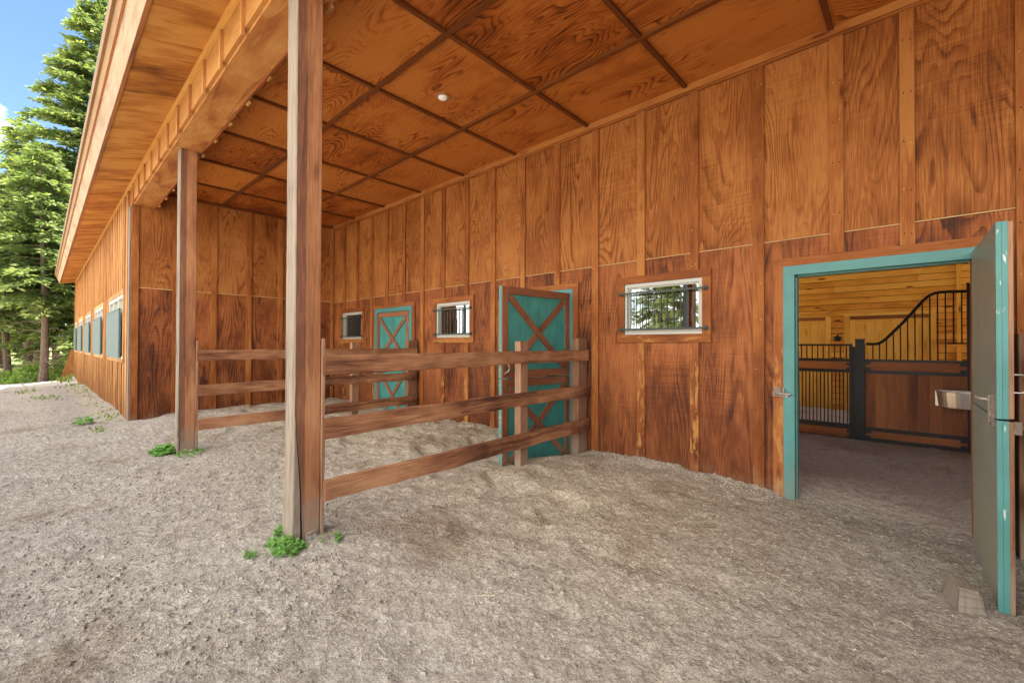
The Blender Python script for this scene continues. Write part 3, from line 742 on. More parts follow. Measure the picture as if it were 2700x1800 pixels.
hw = MB(); hw.box(-1.02, -.895, WY - .05, WY - .0315, 1.035, 1.078, 'x'); hw.tube([(-1.0, WY - .056, 1.06), (-.87, WY - .056, 1.06)], .01, 8)
hw.box(-.935, -.92, WY - .068, WY - .05, 1.035, 1.11); hw.box(-1.005, -.95, WY - .040, WY - .0315, 1.078, 1.12, 'x'); hw.build('latch', M['rusty'], d)

# inside: partitions, pine wall across the aisle with stall doors
for x in (-10.12, -6.76, -3.10, .60):
    p = MB(); z = -.2
    while z < 3.0: p.box(x - .02, x + .02, WY + .101, 8.46, z, z + .19, 'y'); z += .194
    p.build('partition', M['stall_board'], barn)
p = MB(); z = -.2; k = 0
while z < 4.6:
    x = -9.0 - random.random() * 2
    while x < 5:
        L = random.uniform(2.4, 4.2); rn = p.rnd(); of = (random.random() * 40, random.random() * 40)
        p.box(x, x + L - .002, 12.2, 12.22, z, z + .122, 'x', 0, None, rn, of); x += L
    z += .1325
p.box(-11, 6, 12.2205, 12.3, -.3, 5.6, 'x', 1)
p.box(.51, .576, 12.16, 12.199, -.2, 4.4, 'z', 0); p.box(.20, .60, 12.02, 12.199, 1.50, 1.548, 'x', 0)
p.build('wall', [M['pine'], M['crack']], barn)
def stall_door(xl, xr):
    t = MB(); zt = 2.17
    t.box(xl - .1, xr + .1, 12.165, 12.199, zt, zt + .066, 'x'); t.box(xl - .1, xl, 12.166, 12.199, -.2, zt - .001); t.box(xr, xr + .1, 12.166, 12.199, -.2, zt - .001)
    dd = t.build('door', M['pine_door'], barn)
    t = MB(); k = 9
    for i in range(k): a = xl + .001 + (xr - xl - .002) * i / k; t.box(a, a + (xr - xl) / k - .004, 12.188, 12.1985, -.1, 2.13)
    arc = []
    n = 14
    for i in range(n): 
        u0 = i / n; u1 = (i + 1) / n; f = lambda u: 1.99 + .07 * math.sin(math.pi * u)
        a, b2 = xl + .11 + (xr - xl - .22) * u0, xl + .11 + (xr - xl - .22) * u1
        t.hexa([(a, 12.176, f(u0)), (b2, 12.176, f(u1)), (a, 12.1875, f(u0)), (b2, 12.1875, f(u1)), (a, 12.176, 2.09), (b2, 12.176, 2.09), (a, 12.1875, 2.09), (b2, 12.1875, 2.09)], 'x', rnd=(.4, .5), off=(3, 3))
    t.box(xl + .002, xl + .11, 12.176, 12.1875, -.1, 2.09); t.box(xr - .11, xr - .002, 12.176, 12.1875, -.1, 2.09)
    t.box(xl + .002, xr - .002, 12.17, 12.1875, 2.0905, 2.165, 'x', 1)  # dark strip above the arch stands in for the recess shadow
    t.build('door_leaf', [M['pine_door'], M['stall_board']], dd)
stall_door(-1.151, .12); stall_door(-2.86, -1.589)

# ------------------------------------------------------------------ stall front inside the barn (gate + partition)
SY = 8.4
st = empty('stall_front', (-.15, SY, .1)); tag(st, 'black steel stall front with barred gate and sweeping curved top rail, inside the barn', 'stall front')
g = MB(); X0, X1 = -1.78, -.762
def bars(m, xs, z0, z1, r=.0085):
    for x in xs: m.tube([(x, SY, z0), (x, SY, z1 if not callable(z1) else z1(x))], r, 6)
for z0, z1 in ((1.512, 1.54), (1.272, 1.314), (1.104, 1.152), (.255, .325), (.088, .122)): g.box(X0, X1, SY - .02, SY + .02, z0, z1, 'x')
for x in (X0, X1 - .04): g.box(x, x + .04, SY - .021, SY + .021, .087, 1.541)
bars(g, [X1 - .075 - .0725 * k for k in range(13)], 1.31, 1.515); bars(g, [X1 - .062 - .0485 * k for k in range(19)], .32, 1.108)
for zz in (1.16, 1.24, .14, .22): g.box(X1 - .075, X1 - .02, SY - .028, SY - .0205, zz - .018, zz + .018)
g.box(X0, X1, SY - .018, SY + .018, -.05, .0875, 'x'); g.box(X1 + .001, X1 + .037, SY - .01, SY + .01, -.05, 1.5)
gate = g.build('gate', M['black_metal'], st)
for za, zb in ((1.1525, 1.2715), (.1225, .2545)): g = MB(); g.box(X0 + .04, X1 - .04, SY - .012, SY + .012, za, zb, 'x'); g.build('gate_board', M['stall_board'], gate)
g = MB(); g.box(-.724, -.619, SY - .05, SY + .05, -.1, 1.60); g.box(-.732, -.611, SY - .058, SY + .058, 1.6005, 1.616); g.box(-.7, -.64, SY - .052, SY - .0505, .2, 1.5); g.build('gate_post', M['black_metal'], st)
crv = [(-.60, 1.54), (-.53, 1.537), (-.462, 1.543), (-.41, 1.578), (-.356, 1.635), (-.27, 1.742), (-.185, 1.847), (-.10, 1.968), (-.019, 2.085), (.03, 2.155), (.088, 2.212), (.14, 2.238), (.203, 2.25), (.32, 2.248), (.445, 2.243)]
def cz(x):
    for (a, za), (b2, zb) in zip(crv[:-1], crv[1:]):
        if a <= x <= b2: return za + (zb - za) * (x - a) / (b2 - a)
    return 2.24
g = MB(); PX0, PX1 = -.611, .446
g.tube([(x, SY, z) for x, z in crv], .02, 8)
for z0, z1 in ((1.28, 1.314), (1.105, 1.151), (.255, .31), (.127, .155)): g.box(PX0, PX1, SY - .02, SY + .02, z0, z1, 'x')
g.box(PX1, PX1 + .026, SY - .022, SY + .022, .1, 2.355); g.box(PX0 - .0075, PX0 - .0005, SY - .02, SY + .02, -.05, 1.54); g.box(PX0, PX1, SY - .018, SY + .018, -.05, .1265, 'x')
bars(g, [-.522 + .0767 * k for k in range(11)], 1.31, cz); bars(g, [.322, .40], 1.55, cz); g.tube([(.26, SY, 1.548), (.446, SY, 1.548)], .010, 6)
for xx in (PX0 + .035, PX1 - .035):
    for zz in (1.17, 1.26, .165, .24): g.box(xx - .03, xx + .03, SY - .03, SY - .0205, zz - .02, zz + .02)
pn = g.build('partition_frame', M['black_metal'], st)
g = MB(); g.box(PX0 + .002, PX1 - .002, SY - .013, SY + .013, 1.1515, 1.2795, 'x'); g.box(PX0 + .002, PX1 - .002, SY - .013, SY + .013, .1555, .2545, 'x')
n = 9
for k in range(n): a = PX0 + .002 + (PX1 - PX0 - .004) * k / n; g.box(a, a + (PX1 - PX0) / n - .0025, SY - .014 - random.random() * .002, SY + .012, .3105, 1.1045)
g.build('partition_board', M['stall_board'], pn)
g = MB(); g.box(.474, .50, SY - .05, SY + .05, 1.95, 2.33); g.box(.4735, .485, SY - .01, SY + .03, .1, 1.94); g.build('wall_plate', M['stall_board'], st)

t = MB(); rings = []
n = 20; cx, cy = .47, SY - .04
for rr, z in ((.30, .70), (.325, .90), (.335, .905), (.335, .915), (.322, .915), (.29, .72)):
    rings.append([(cx + rr * math.cos(math.pi + math.pi * k / n), cy + rr * .9 * math.sin(math.pi + math.pi * k / n), z) for k in range(n + 1)])
rows = list(zip(*rings))
t.strip([list(r) for r in rings], closed=False)
c0 = [(cx + .30 * math.cos(math.pi + math.pi * k / n), cy + .27 * math.sin(math.pi + math.pi * k / n), .70) for k in range(n + 1)]
t.face(c0[::-1], [(q[0], q[1]) for q in c0], (.3, .3))
t.box(cx - .33, cx + .1, cy + .0, cy + .012, .70, .915, 'x')
tr = t.build('feed_trough', M['galv'], smooth=False); tag(tr, 'curved galvanised steel feed trough hung on the dark stall boards', 'trough')
t = MB(); rr = 0
c0 = (-1.368, 12.15, 1.687)
t.tube([(c0[0] + .055 * math.cos(2 * math.pi * k / 18), c0[1] - .01, c0[2] - .01 + .055 * math.sin(2 * math.pi * k / 18)) for k in range(19)], .012, 6)
for k in range(5):
    a = math.pi / 2 + 2 * math.pi * k / 5; t.tube([(c0[0], 12.19, c0[2]), (c0[0] + .085 * math.cos(a), 12.185, c0[2] + .085 * math.sin(a))], [.03, .008], 6)
t.tube([c0, (c0[0], 12.2, c0[2])], .02, 8)
tag(t.build('tie_ring', M['black_metal']), 'black iron tie ring on the pine wall between the two arched stall doors', 'tie ring')

# recessed ceiling light
cl = empty('ceiling_light', (-3.91, 3.045, CZ)); tag(cl, 'small round recessed lamp in a plywood square of the porch ceiling', 'ceiling light')
t = MB()
def ring(r, z, n=24): return [(-3.91 + r * math.cos(2 * math.pi * k / n), 3.045 + r * math.sin(2 * math.pi * k / n), z) for k in range(n)]
t.strip([ring(.088, CZ - .001), ring(.085, CZ - .010), ring(.070, CZ - .013), ring(.055, CZ - .012), ring(.050, CZ - .003)], cap=False); t.build('lamp_trim', M['lamp_trim'], cl, smooth=True)
t = MB(); t.strip([ring(.052, CZ - .004), ring(.050, CZ - .022), ring(.034, CZ - .034), ring(.012, CZ - .038)]); t.build('lamp_lens', M['lens'], cl, smooth=True)

# ------------------------------------------------------------------ fences
def rail(y0, y1, x0, x1, zt0, zt1, h0, h1, seed):
    r = random.Random(seed); m = MB(); n = 30; rings = []; a = b = 0
    for i in range(n + 1):
        t = i / n; y = y0 + (y1 - y0) * t
        a += r.uniform(-.004, .004); b += r.uniform(-.005, .005); a *= .85; b *= .85
        top = zt0 + (zt1 - zt0) * t + a; bot = top - (h0 + (h1 - h0) * t) + b
        bow = .006 * math.sin(math.pi * t) ; ch = .004
        rings.append([(x0, y, bot + ch), (x0 + ch, y, bot), (x1 + bow - ch, y, bot), (x1 + bow, y, bot + ch), (x1 + bow, y, top - ch), (x1 + bow - ch, y, top), (x0 + ch, y, top + r.uniform(-.002, .002)), (x0, y, top - ch)])
    m.strip(rings)
    for yy in (3.475, 3.52, 4.56, 4.63):                 # nail heads
        t = (yy - y0) / (y1 - y0); tp = zt0 + (zt1 - zt0) * t; xx = x1 + .006 * math.sin(math.pi * t)
        for dz in (-.035, -.10): m.tube([(xx - .004, yy, tp + dz + r.uniform(-.006, .006)), (xx + .0025, yy, tp + dz)], .0055, 6, 1)
    return m
def fence(label):
    f = empty('fence', (-3.06, 3.0, .15)); tag(f, label, 'fence', 'rail fences between the porch stalls')
    for i, (a, b2, h0, h1) in enumerate(((1.425, 1.446, .136, .133), (.987, 1.012, .138, .133), (.555, .592, .14, .14))):
        rail(1.352 + .004 * i, 4.667, -3.077, -3.036, a, b2, h0, h1, 30 + i).build('rail', [M['rail'], M['crack']], f)
    m = MB(); j = random.Random(4)
    def fp(x0, x1, y0, y1, z0, z1):
        m = MB(); rings = []
        for z in np.linspace(z0, z1, 9):
            q = lambda: j.uniform(-.0025, .0025); ch = .005
            rings.append([(x0 + ch, y0 + q(), z), (x1 - ch, y0 + q(), z), (x1, y0 + ch, z), (x1, y1 - ch, z), (x1 - ch, y1 + q(), z), (x0 + ch, y1, z), (x0, y1 - ch, z), (x0, y0 + ch, z)])
        m.strip(rings); m.build('fence_post', M['fence_post'], f)
    fp(-3.166, -3.0785, 3.44, 3.555, -.1, 1.544); fp(-3.18, -3.0785, 4.50, 4.692, -.1, 1.59); fp(-3.175, -3.0785, 1.346, 1.374, -.1, 1.545)
    return f
F1 = fence('nearest complete three rail brown fence, from the cracked post to the open teal door')
def at(o, dx): return Vector(o.location) + Vector((dx, 0, 0))
F2 = copy_tree(F1, at(F1, -FT), 'three rail brown fence farther back, in front of the closed teal door')
F3 = copy_tree(F1, at(F1, FT), 'dark fence post at the right edge behind the open near door')

# ------------------------------------------------------------------ small things
b = MB()
B8 = [(.085, 3.70, -.02), (.19, 3.66, -.02), (.165, 3.93, -.02), (.27, 3.89, -.02), (.10, 3.69, .16), (.17, 3.665, .135), (.175, 3.90, .175), (.25, 3.87, .165)]
B8 = [(.07, 3.60, -.03), (.155, 3.50, -.03), (.19, 3.73, -.03), (.275, 3.60, -.03), (.115, 3.66, .185), (.15, 3.47, .165), (.165, 3.71, .18), (.235, 3.53, .15)]
B8 = [(.075, 3.66, -.03), (.150, 3.475, -.03), (.165, 3.77, -.03), (.275, 3.53, -.03), (.110, 3.66, .175), (.150, 3.47, .172), (.185, 3.66, .17), (.237, 3.505, .158)]
def sub(q0, q1, t): return tuple(q0[i] + (q1[i] - q0[i]) * t for i in range(3))
jit = random.Random(12); rings = []
for i in range(8):
    t = i / 7; qd = [sub(B8[k], B8[k + 2], t) for k in (0, 1, 5, 4)]; ring_ = []
    sh = .93 if i in (0, 7) else 1.0; cn = [sum(q[k] for q in qd) / 4 for k in range(3)]
    for k in range(4):
        for u in (.06, .5, .94):
            p_ = sub(qd[k], qd[(k + 1) % 4], u); ring_.append(tuple(cn[m_] + (p_[m_] - cn[m_]) * sh + jit.uniform(-.003, .003) for m_ in range(3)))
    rings.append(ring_)
b.strip(rings)
blk = b.build('wood_block', M['wood_block'], smooth=False); tag(blk, 'grey weathered wood offcut wedging the open near door', 'wood block')

def weed(name, cx, cy, r, n, h, seed, label, size=.02, mat='weed', group='weeds at the post feet', cat='weed'):
    rs = np.random.RandomState(seed); zb = gz(cx, cy); V = []; F = []; R = []
    n = int(n)
    ang = rs.rand(n) * 6.283; rad = r * np.sqrt(rs.rand(n)); x = cx + np.cos(ang) * rad; y = cy + np.sin(ang) * rad * .8
    clump = vnoise(x * 28, y * 28, seed)
    keep = clump > .38; x, y, clump, rad = x[keep], y[keep], clump[keep], rad[keep]
    z0 = ground_h(x, y, False)
    z = z0 + h * (1 - (rad / r) ** 2 * .75) * (.25 + .75 * rs.rand(len(x)) ** .6) * (.4 + clump)
    for i in range(len(x)):
        a = rs.rand() * 6.283; L = size * (.6 + .8 * rs.rand()); tl = rs.uniform(-.5, .9)
        d = np.array([math.cos(a) * math.cos(tl), math.sin(a) * math.cos(tl), math.sin(tl)]); s = np.array([-math.sin(a), math.cos(a), rs.uniform(-.4, .4)]) * L * .42
        p = np.array([x[i], y[i], z[i]]); up = np.array([0, 0, L * .12]); k = len(V)
        V += [p, p + d * L * .35 + s + up, p + d * L * .8 + s * .7 + up, p + d * L, p + d * L * .8 - s * .7 + up, p + d * L * .35 - s + up]; F.append([k, k + 1, k + 2, k + 3, k + 4, k + 5])
        R.append((min(1, max(0, .25 + .6 * (z[i] - z0[i]) / max(h, .01) * .6 + rs.uniform(-.25, .3))), rs.rand()))
        if i % 3 == 0:
            k = len(V); st_ = np.array([.0012, 0, 0]); q = np.array([x[i] + rs.uniform(-.02, .02), y[i] + rs.uniform(-.02, .02), z0[i] - .01])
            V += [q - st_, q + st_, q * .4 + p * .6 + st_, p + st_ * .5, p - st_ * .5, q * .4 + p * .6 - st_]; F.append([k, k + 1, k + 2, k + 3, k + 4, k + 5]); R.append((.2, .5))
    o = np_mesh(name, np.array(V), np.array(F), [M[mat]], np.array(R), origin=(cx, cy, zb)); return tag(o, label, cat, group)
weed('weed_clump', -3.06, 1.10, .15, 560, .055, 1, 'bright green leafy weed spreading round the foot of the near post')
weed('weed_clump', -3.27, 1.19, .09, 320, .08, 21, 'bright green leafy weed hugging the grey left side of the near post')
weed('weed_clump', -3.12, .93, .06, 160, .055, 2, 'small green weed alone in the soil in front of the near post', .016)
weed('weed_clump', -2.96, 1.36, .09, 200, .06, 3, 'thin green weed right of the near post under the lowest rail', .016)
weed('weed_clump', -6.93, 1.07, .18, 760, .09, 4, 'broad green weed left of the farther post', .035)
weed('weed_clump', -6.62, 1.27, .18, 200, .07, 5, 'sparse green weed right of the farther post', .025)
weed('weed_clump', -10.3, .50, .16, 160, .12, 6, 'bright green tuft on the grey pebbles under the eave', .045)

GV = []; GR = []
def tuft(cx, cy, rx_, ry_, n, h, seed, label, w=.012, mat='grass'):
    rs = np.random.RandomState(seed); x = cx + rs.randn(n) * rx_ * .5; y = cy + rs.randn(n) * ry_ * .5; z = ground_h(x, y, False) - .01
    a = rs.rand(n) * 6.283; L = h * (.4 + .8 * rs.rand(n)); le = rs.uniform(.1, .9, n)
    d = np.stack([np.cos(a) * le, np.sin(a) * le, np.ones(n)], 1); d /= np.linalg.norm(d, axis=1)[:, None]
    s = np.stack([-np.sin(a), np.cos(a), np.zeros(n)], 1) * w; p = np.stack([x, y, z], 1); L = L[:, None]
    bend = np.stack([np.cos(a), np.sin(a), -.5 * np.ones(n)], 1) * L * .2
    V = np.stack([p - s, p + s, p + d * L * .6 + s * .7, p + d * L + bend, p + d * L * .6 - s * .7], 1).reshape(-1, 3)
    F = np.arange(n * 5).reshape(n, 5)
    GV.append(V); GR.append(rs.rand(n, 2))
tuft(-10.9, .88, .9, .18, 60, .07, 31, 'green grass at the near corner of the tan side wall')
tuft(-9.3, .62, .35, .12, 60, .05, 30, '')
tuft(-13.2, .82, 1.6, .22, 50, .06, 32, 'dry and green grass along the side wall under the nearest shutter')
tuft(-16.9, .85, 2.0, .25, 60, .07, 33, 'grass along the side wall under the second shutter')
tuft(-21.0, .75, 3.0, .3, 80, .09, 34, 'pale grass along the side wall under the far shutters', .02)
tuft(-27.0, .7, 1.6, .3, 60, .16, 35, 'tall grass at the far end of the side wall', .03)
tuft(-16.2, .1, .8, .3, 70, .09, 36, 'green weeds left of the grey drip line, middle of the yard')
tuft(-19.3, -.25, 1.2, .25, 60, .1, 37, 'pale weeds near the left edge, far up the yard')

V = np.concatenate(GV); R = np.concatenate(GR); F = np.arange(len(V)).reshape(-1, 5)
tag(np_mesh('grass', V, F, [M['grass']], R), 'sparse grass along the foot of the long side wall', kind='stuff')
# straw and clods: nobody could count them
n = 760; rs = np.random.RandomState(5)
x = rs.uniform(-6.2, .8, n); y = np.where(rs.rand(n) < .75, rs.uniform(-.35, 3.6, n), rs.uniform(3.2, 4.65, n)); a = rs.rand(n) * 6.283; L = .02 + .10 * rs.rand(n) ** 2.6
V = []; F = []; R = []
for i in range(n):
    k = len(V); wd = .0010 + .0012 * rs.rand(); c1 = a[i]; px_, py_ = x[i], y[i]; seg = 4; cv = rs.uniform(-.16, .16)
    for j in range(seg + 1):
        pz_ = float(ground_h(np.array([px_]), np.array([py_]))[0]) + .004 + .006 * rs.rand(); s = (-math.sin(c1) * wd, math.cos(c1) * wd)
        V += [(px_ - s[0], py_ - s[1], pz_), (px_, py_, pz_ + wd * 1.2), (px_ + s[0], py_ + s[1], pz_)]
        px_ += math.cos(c1) * L[i] / seg; py_ += math.sin(c1) * L[i] / seg; c1 += cv + rs.uniform(-.12, .12)
    rv = (rs.rand(), rs.rand())
    for j in range(seg):
        b0 = k + 3 * j; F += [(b0, b0 + 1, b0 + 4, b0 + 3), (b0 + 1, b0 + 2, b0 + 5, b0 + 4)]; R += [rv, rv]
tag(np_mesh('straw', np.array(V), np.array(F), [M['straw']], np.array(R)), 'pale bits of straw and hay strewn over the soil', kind='stuff')
ico = np.array([(0, 0, 1), (.894, 0, .447), (.276, .851, .447), (-.724, .526, .447), (-.724, -.526, .447), (.276, -.851, .447), (.724, .526, -.447), (-.276, .851, -.447), (-.894, 0, -.447), (-.276, -.851, -.447), (.724, -.526, -.447), (0, 0, -1)])
icf = np.array([(0, 1, 2), (0, 2, 3), (0, 3, 4), (0, 4, 5), (0, 5, 1), (1, 6, 2), (2, 7, 3), (3, 8, 4), (4, 9, 5), (5, 10, 1), (6, 7, 2), (7, 8, 3), (8, 9, 4), (9, 10, 5), (10, 6, 1)])
n = 15000; x = rs.uniform(-6.5, .85, n); y = rs.uniform(-.4, 4.65, n) ; y = np.where((x > -2.9) | (rs.rand(n) < .6), y, rs.uniform(-.4, 1.8, n))
den = vnoise(x * 2.2, y * 2.2, 44); keep = rs.rand(n) < np.clip(den * 1.6 - .25, .05, 1); x, y = x[keep], y[keep]; n = len(x)
z = ground_h(x, y); r = .003 + .010 * rs.rand(n) ** 3
xw = rs.uniform(-3.0, -.95, 2600); yw = WY - .005 - np.abs(rs.randn(2600)) * .10
x = np.concatenate([x, xw]); y = np.concatenate([y, yw]); n = len(x); z = ground_h(x, y); r = np.concatenate([r, .003 + .009 * rs.rand(2600) ** 2])
V = (ico[None] * (1 + rs.uniform(-.35, .35, (n, 12, 1)))) * (r[:, None, None] * np.stack([rs.uniform(.8, 1.5, n), rs.uniform(.8, 1.3, n), rs.uniform(.5, .9, n)], 1)[:, None, :]) + np.stack([x, y, z + r * .2], 1)[:, None, :]
F = (icf[None] + (np.arange(n) * 12)[:, None, None]).reshape(-1, 3)
tag(np_mesh('clods', V.reshape(-1, 3), F, [M['ground']], np.repeat(rs.rand(n, 2), 15, axis=0)), 'small clods and pebbles scattered over the soil', kind='stuff')

# ------------------------------------------------------------------ trees
def conifer(h, r, cb, seed, tr, dens=1.0, lean=0.0, dead=0, droop=.35):
    """trunk and limbs (one mesh), needle sprays (another); origin at the foot"""
    rs = np.random.RandomState(seed); rd = random.Random(seed)
    t = MB(); zs = np.linspace(-.3, h, 14); sway = lambda z: (lean * z + .12 * math.sin(z * .4 + seed), .10 * math.cos(z * .33 + seed))
    t.tube([(sway(z)[0], sway(z)[1], z) for z in zs], [max(.015, tr * (1 - max(z, 0) / h) ** .8 + (.35 * tr if z < .1 else 0)) for z in zs], 10)
    P = []; D = []; S = []; R = []
    for k in range(dead):
        z = rd.uniform(.12 * cb, cb); a = rd.random() * 6.283; L = rd.uniform(.5, 1.7); x0, y0 = sway(z)
        t.tube([(x0, y0, z), (x0 + math.cos(a) * L * .5, y0 + math.sin(a) * L * .5, z + .05), (x0 + math.cos(a) * L, y0 + math.sin(a) * L, z - .15 * L)], [.018, .012, .005], 4, mat=1)
    z = cb
    while z < h - .15:
        f = (z - cb) / (h - cb); nb = rd.randint(4, 6) if f < .9 else 4
        for b in range(nb):
            a = rd.random() * 6.283; prof = (1 - f) ** .82 * min(1, .55 + f * 3.0)
            L = r * prof * rd.uniform(.65, 1.12) + .12; x0, y0 = sway(z); up = .15 + .35 * f
            pts = []
            for q in np.linspace(0, 1, 5): pts.append((x0 + math.cos(a) * L * q, y0 + math.sin(a) * L * q, z + L * (up * q - (droop + .25 * (1 - f)) * q * q + .08 * q ** 4)))
            if L > .5: t.tube(pts, [max(.004, .02 * L / 3 * (1 - .8 * q)) + .004 for q in (0, .25, .5, .75, 1)], 4, mat=1)
            ns = int(L * 15 * dens) + 4
            for s_ in range(ns):
                q = rd.random() ** .6 * .95 + .05; i = min(int(q * 4), 3); w = q * 4 - i
                p = np.array(pts[i]) * (1 - w) + np.array(pts[i + 1]) * w
                side = rd.choice((-1, 1)); aa = a + side * rd.uniform(.35, 1.25); sl = (.16 + .30 * L / max(r, 1) * (1 - q * .55)) * rd.uniform(.6, 1.3) + .06
                dz = rd.uniform(-.5, .12); d = np.array([math.cos(aa), math.sin(aa), dz])
                for m_ in range(3):
                    pp = p + d * sl * m_ * .5 + np.array([rd.uniform(-.05, .05), rd.uniform(-.05, .05), rd.uniform(-.07, .03)])
                    a2 = aa + rd.uniform(-.7, .7); d2 = np.array([math.cos(a2), math.sin(a2), dz + rd.uniform(-.35, .25)]); d2 /= np.linalg.norm(d2)
                    P.append(pp); D.append(d2 * rd.uniform(.17, .36)); S.append(rd.uniform(.03, .065)); R.append((min(1, max(0, .25 + .45 * q * rd.random() + .22 * rd.random() + (.12 if m_ == 2 else 0))), rd.random()))
        z += rd.uniform(.20, .36) * (1.15 - .45 * f) * (1.0 if h > 8 else .8)
    P = np.array(P); D = np.array(D); S = np.array(S)[:, None]; n = len(P)
    rv = rs.randn(n, 3); sd = np.cross(D, rv); sd /= np.linalg.norm(sd, axis=1)[:, None] + 1e-9
    V = np.stack([P, P + D * .45 + sd * S, P + D, P + D * .45 - sd * S], 1).reshape(-1, 3); F = np.arange(4 * n).reshape(n, 4)
    return t, V, F, np.array(R)
PROTO = {}
def tree(kind, x, y, scale, rotz, label, spec=None, mat='needles', name='conifer_tree', group='conifers beyond the barn'):
    zb = gz(x, y) - .05
    if kind not in PROTO:
        t, V, F, R = conifer(**spec)
        root = empty(name, (0, 0, 0)); t.build('trunk', [M['bark'], M['twig']], root, origin=(0, 0, 0), smooth=True)
        np_mesh('crown', V, F, [M[mat]], R, parent=root); PROTO[kind] = root; o = root
    else: o = copy_tree(PROTO[kind], (0, 0, 0))
    o.location = (x, y, zb); o.scale = (scale,) * 3; o.rotation_euler = (0, 0, rotz)
    return tag(o, label, 'tree', group)
big = dict(h=20, r=4.9, cb=2.2, seed=2, tr=.30, dens=2.1, dead=10)
mid = dict(h=13.5, r=3.1, cb=4.2, seed=8, tr=.19, dens=1.2, dead=22)
pole = dict(h=11.5, r=2.3, cb=4.0, seed=13, tr=.17, dens=1.3, dead=34, lean=.01)
slim = dict(h=9, r=2.2, cb=1.2, seed=21, tr=.11, dens=1.3, dead=8)
tree('big', -34.0, 2.1, 1.1, .4, 'tallest dark fir, its flank rising steeply behind the barn eave', big)
tree('pole', -31.0, .0, 1.0, 1.0, 'straight bare trunked fir with a sunlit right edge, nearest the drive', pole)
tree('mid', -33.0, -1.6, .78, 2.2, 'bushy fir at the left edge behind the bare trunked one', mid, 'needles_pale')
tree('mid', -37.5, -3.3, .98, 4.4, 'pale green fir at the far left edge of the wood', mat='needles_pale')
tree('slim', -32.2, 1.9, .95, .3, 'small light green fir against the far barn corner', slim, 'needles_pale')
tree('pole', -33.6, 1.1, .85, 3.0, 'reddish trunked fir just left of the far barn corner')
tree('pole', -34.5, -1.1, .92, 5.0, 'thin trunked fir in the left part of the wood')
tree('mid', -42.0, .6, 1.1, 1.3, 'middle fir deep in the wood behind the bare trunk', mat='needles_pale')
tree('big', -48.0, -2.0, .62, 2.6, 'dark conical fir deep in the wood at left')
tree('pole', -39.0, -.2, 1.1, 1.9, 'slender fir deep in the wood, right of the bare trunk')
tree('big', -45.0, 6.5, .9, 5.5, 'tall fir mostly hidden behind the barn eave')
tree('mid', -37.0, -.55, 1.1, 2.9, 'pointed fir behind the bare trunk, filling the gap beside the tallest one')
tree('mid', -52.0, -4.5, 1.1, .2, 'farthest pale fir at the left edge of the picture')
tree('mid', -55.0, 2.5, 1.2, 3.7, 'farthest fir in the gap over the drive')
# the wood across the yard, seen mirrored in the window panes
for i, (k, x, y, s, a) in enumerate((('mid', -9, -21, .62, 1), ('mid', -14.5, -22, .7, 2), ('pole', -19.5, -23, .75, 3), ('mid', -5, -23, .7, 4), ('mid', -25, -22, .75, 5), ('slim', -11.8, -19, .9, 1.5), ('pole', -17, -20, .72, .6))):
    tree(k, x, y, s, a, 'fir across the yard, seen only as a reflection in the barn windows', group='firs mirrored in the windows')

def shrub(cx, cy, r, h, seed, label):
    rs = np.random.RandomState(seed); n = 1500
    u = rs.randn(n, 3); u /= np.linalg.norm(u, axis=1)[:, None]; u[:, 2] = np.abs(u[:, 2])
    rad = rs.rand(n) ** .4; lump = .65 + .6 * vnoise(u[:, 0] * 2.5 + 7, u[:, 1] * 2.5 + u[:, 2] * 2, seed)
    P = np.array([cx, cy, gz(cx, cy)]) + u * np.array([r, r, h]) * (rad * lump)[:, None]
    D = rs.randn(n, 3) + u * .8; D /= np.linalg.norm(D, axis=1)[:, None]; D *= rs.uniform(.06, .16, n)[:, None]
    sd = np.cross(D, rs.randn(n, 3)); sd /= np.linalg.norm(sd, axis=1)[:, None]; sd *= rs.uniform(.025, .06, n)[:, None]
    V = np.stack([P, P + D * .5 + sd, P + D, P + D * .5 - sd], 1).reshape(-1, 3)
    R = np.stack([np.clip(.2 + .5 * rad * rs.rand(n) + .3 * rs.rand(n), 0, 1), rs.rand(n)], 1)
    o = np_mesh('shrub', V, np.arange(4 * n).reshape(n, 4), [M['shrub']], R, origin=(cx, cy, gz(cx, cy))); tag(o, label, 'shrub', 'undergrowth shrubs at the wood edge')
shrub(-32.4, .95, .9, .9, 51, 'bright green shrub beside the far barn corner')
shrub(-33.0, -1.1, .8, .7, 52, 'green shrub at the left edge under the firs')
shrub(-36.5, -.35, .8, .9, 53, 'yellow green sapling behind the bare trunk')
shrub(-32.0, -.55, .7, .6, 54, 'low green shrub left of the bare trunk')
shrub(-38.0, .9, 1.0, .9, 55, 'sunny green shrub deep in the wood')
n = 2600; rs = np.random.RandomState(77); x = -31.2 - 25 * rs.rand(n) ** 1.5; y = rs.uniform(-1, 1, n) * (3 + .08 * -x); z = ground_h(x, y, False)
a = rs.rand(n) * 6.283; L = rs.uniform(.08, .35, n)[:, None]; d = np.stack([np.cos(a) * .5, np.sin(a) * .5, np.ones(n)], 1); s = np.stack([-np.sin(a), np.cos(a), 0 * a], 1) * .03
p = np.stack([x, y, z], 1); V = np.stack([p - s, p + s, p + d * L + s * .5, p + d * L * 1.2], 1).reshape(-1, 3)
tag(np_mesh('ground_cover', V, np.arange(4 * n).reshape(n, 4), [M['grass']], rs.rand(n, 2)), 'sunlit grass and low ground cover under the firs', kind='stuff')

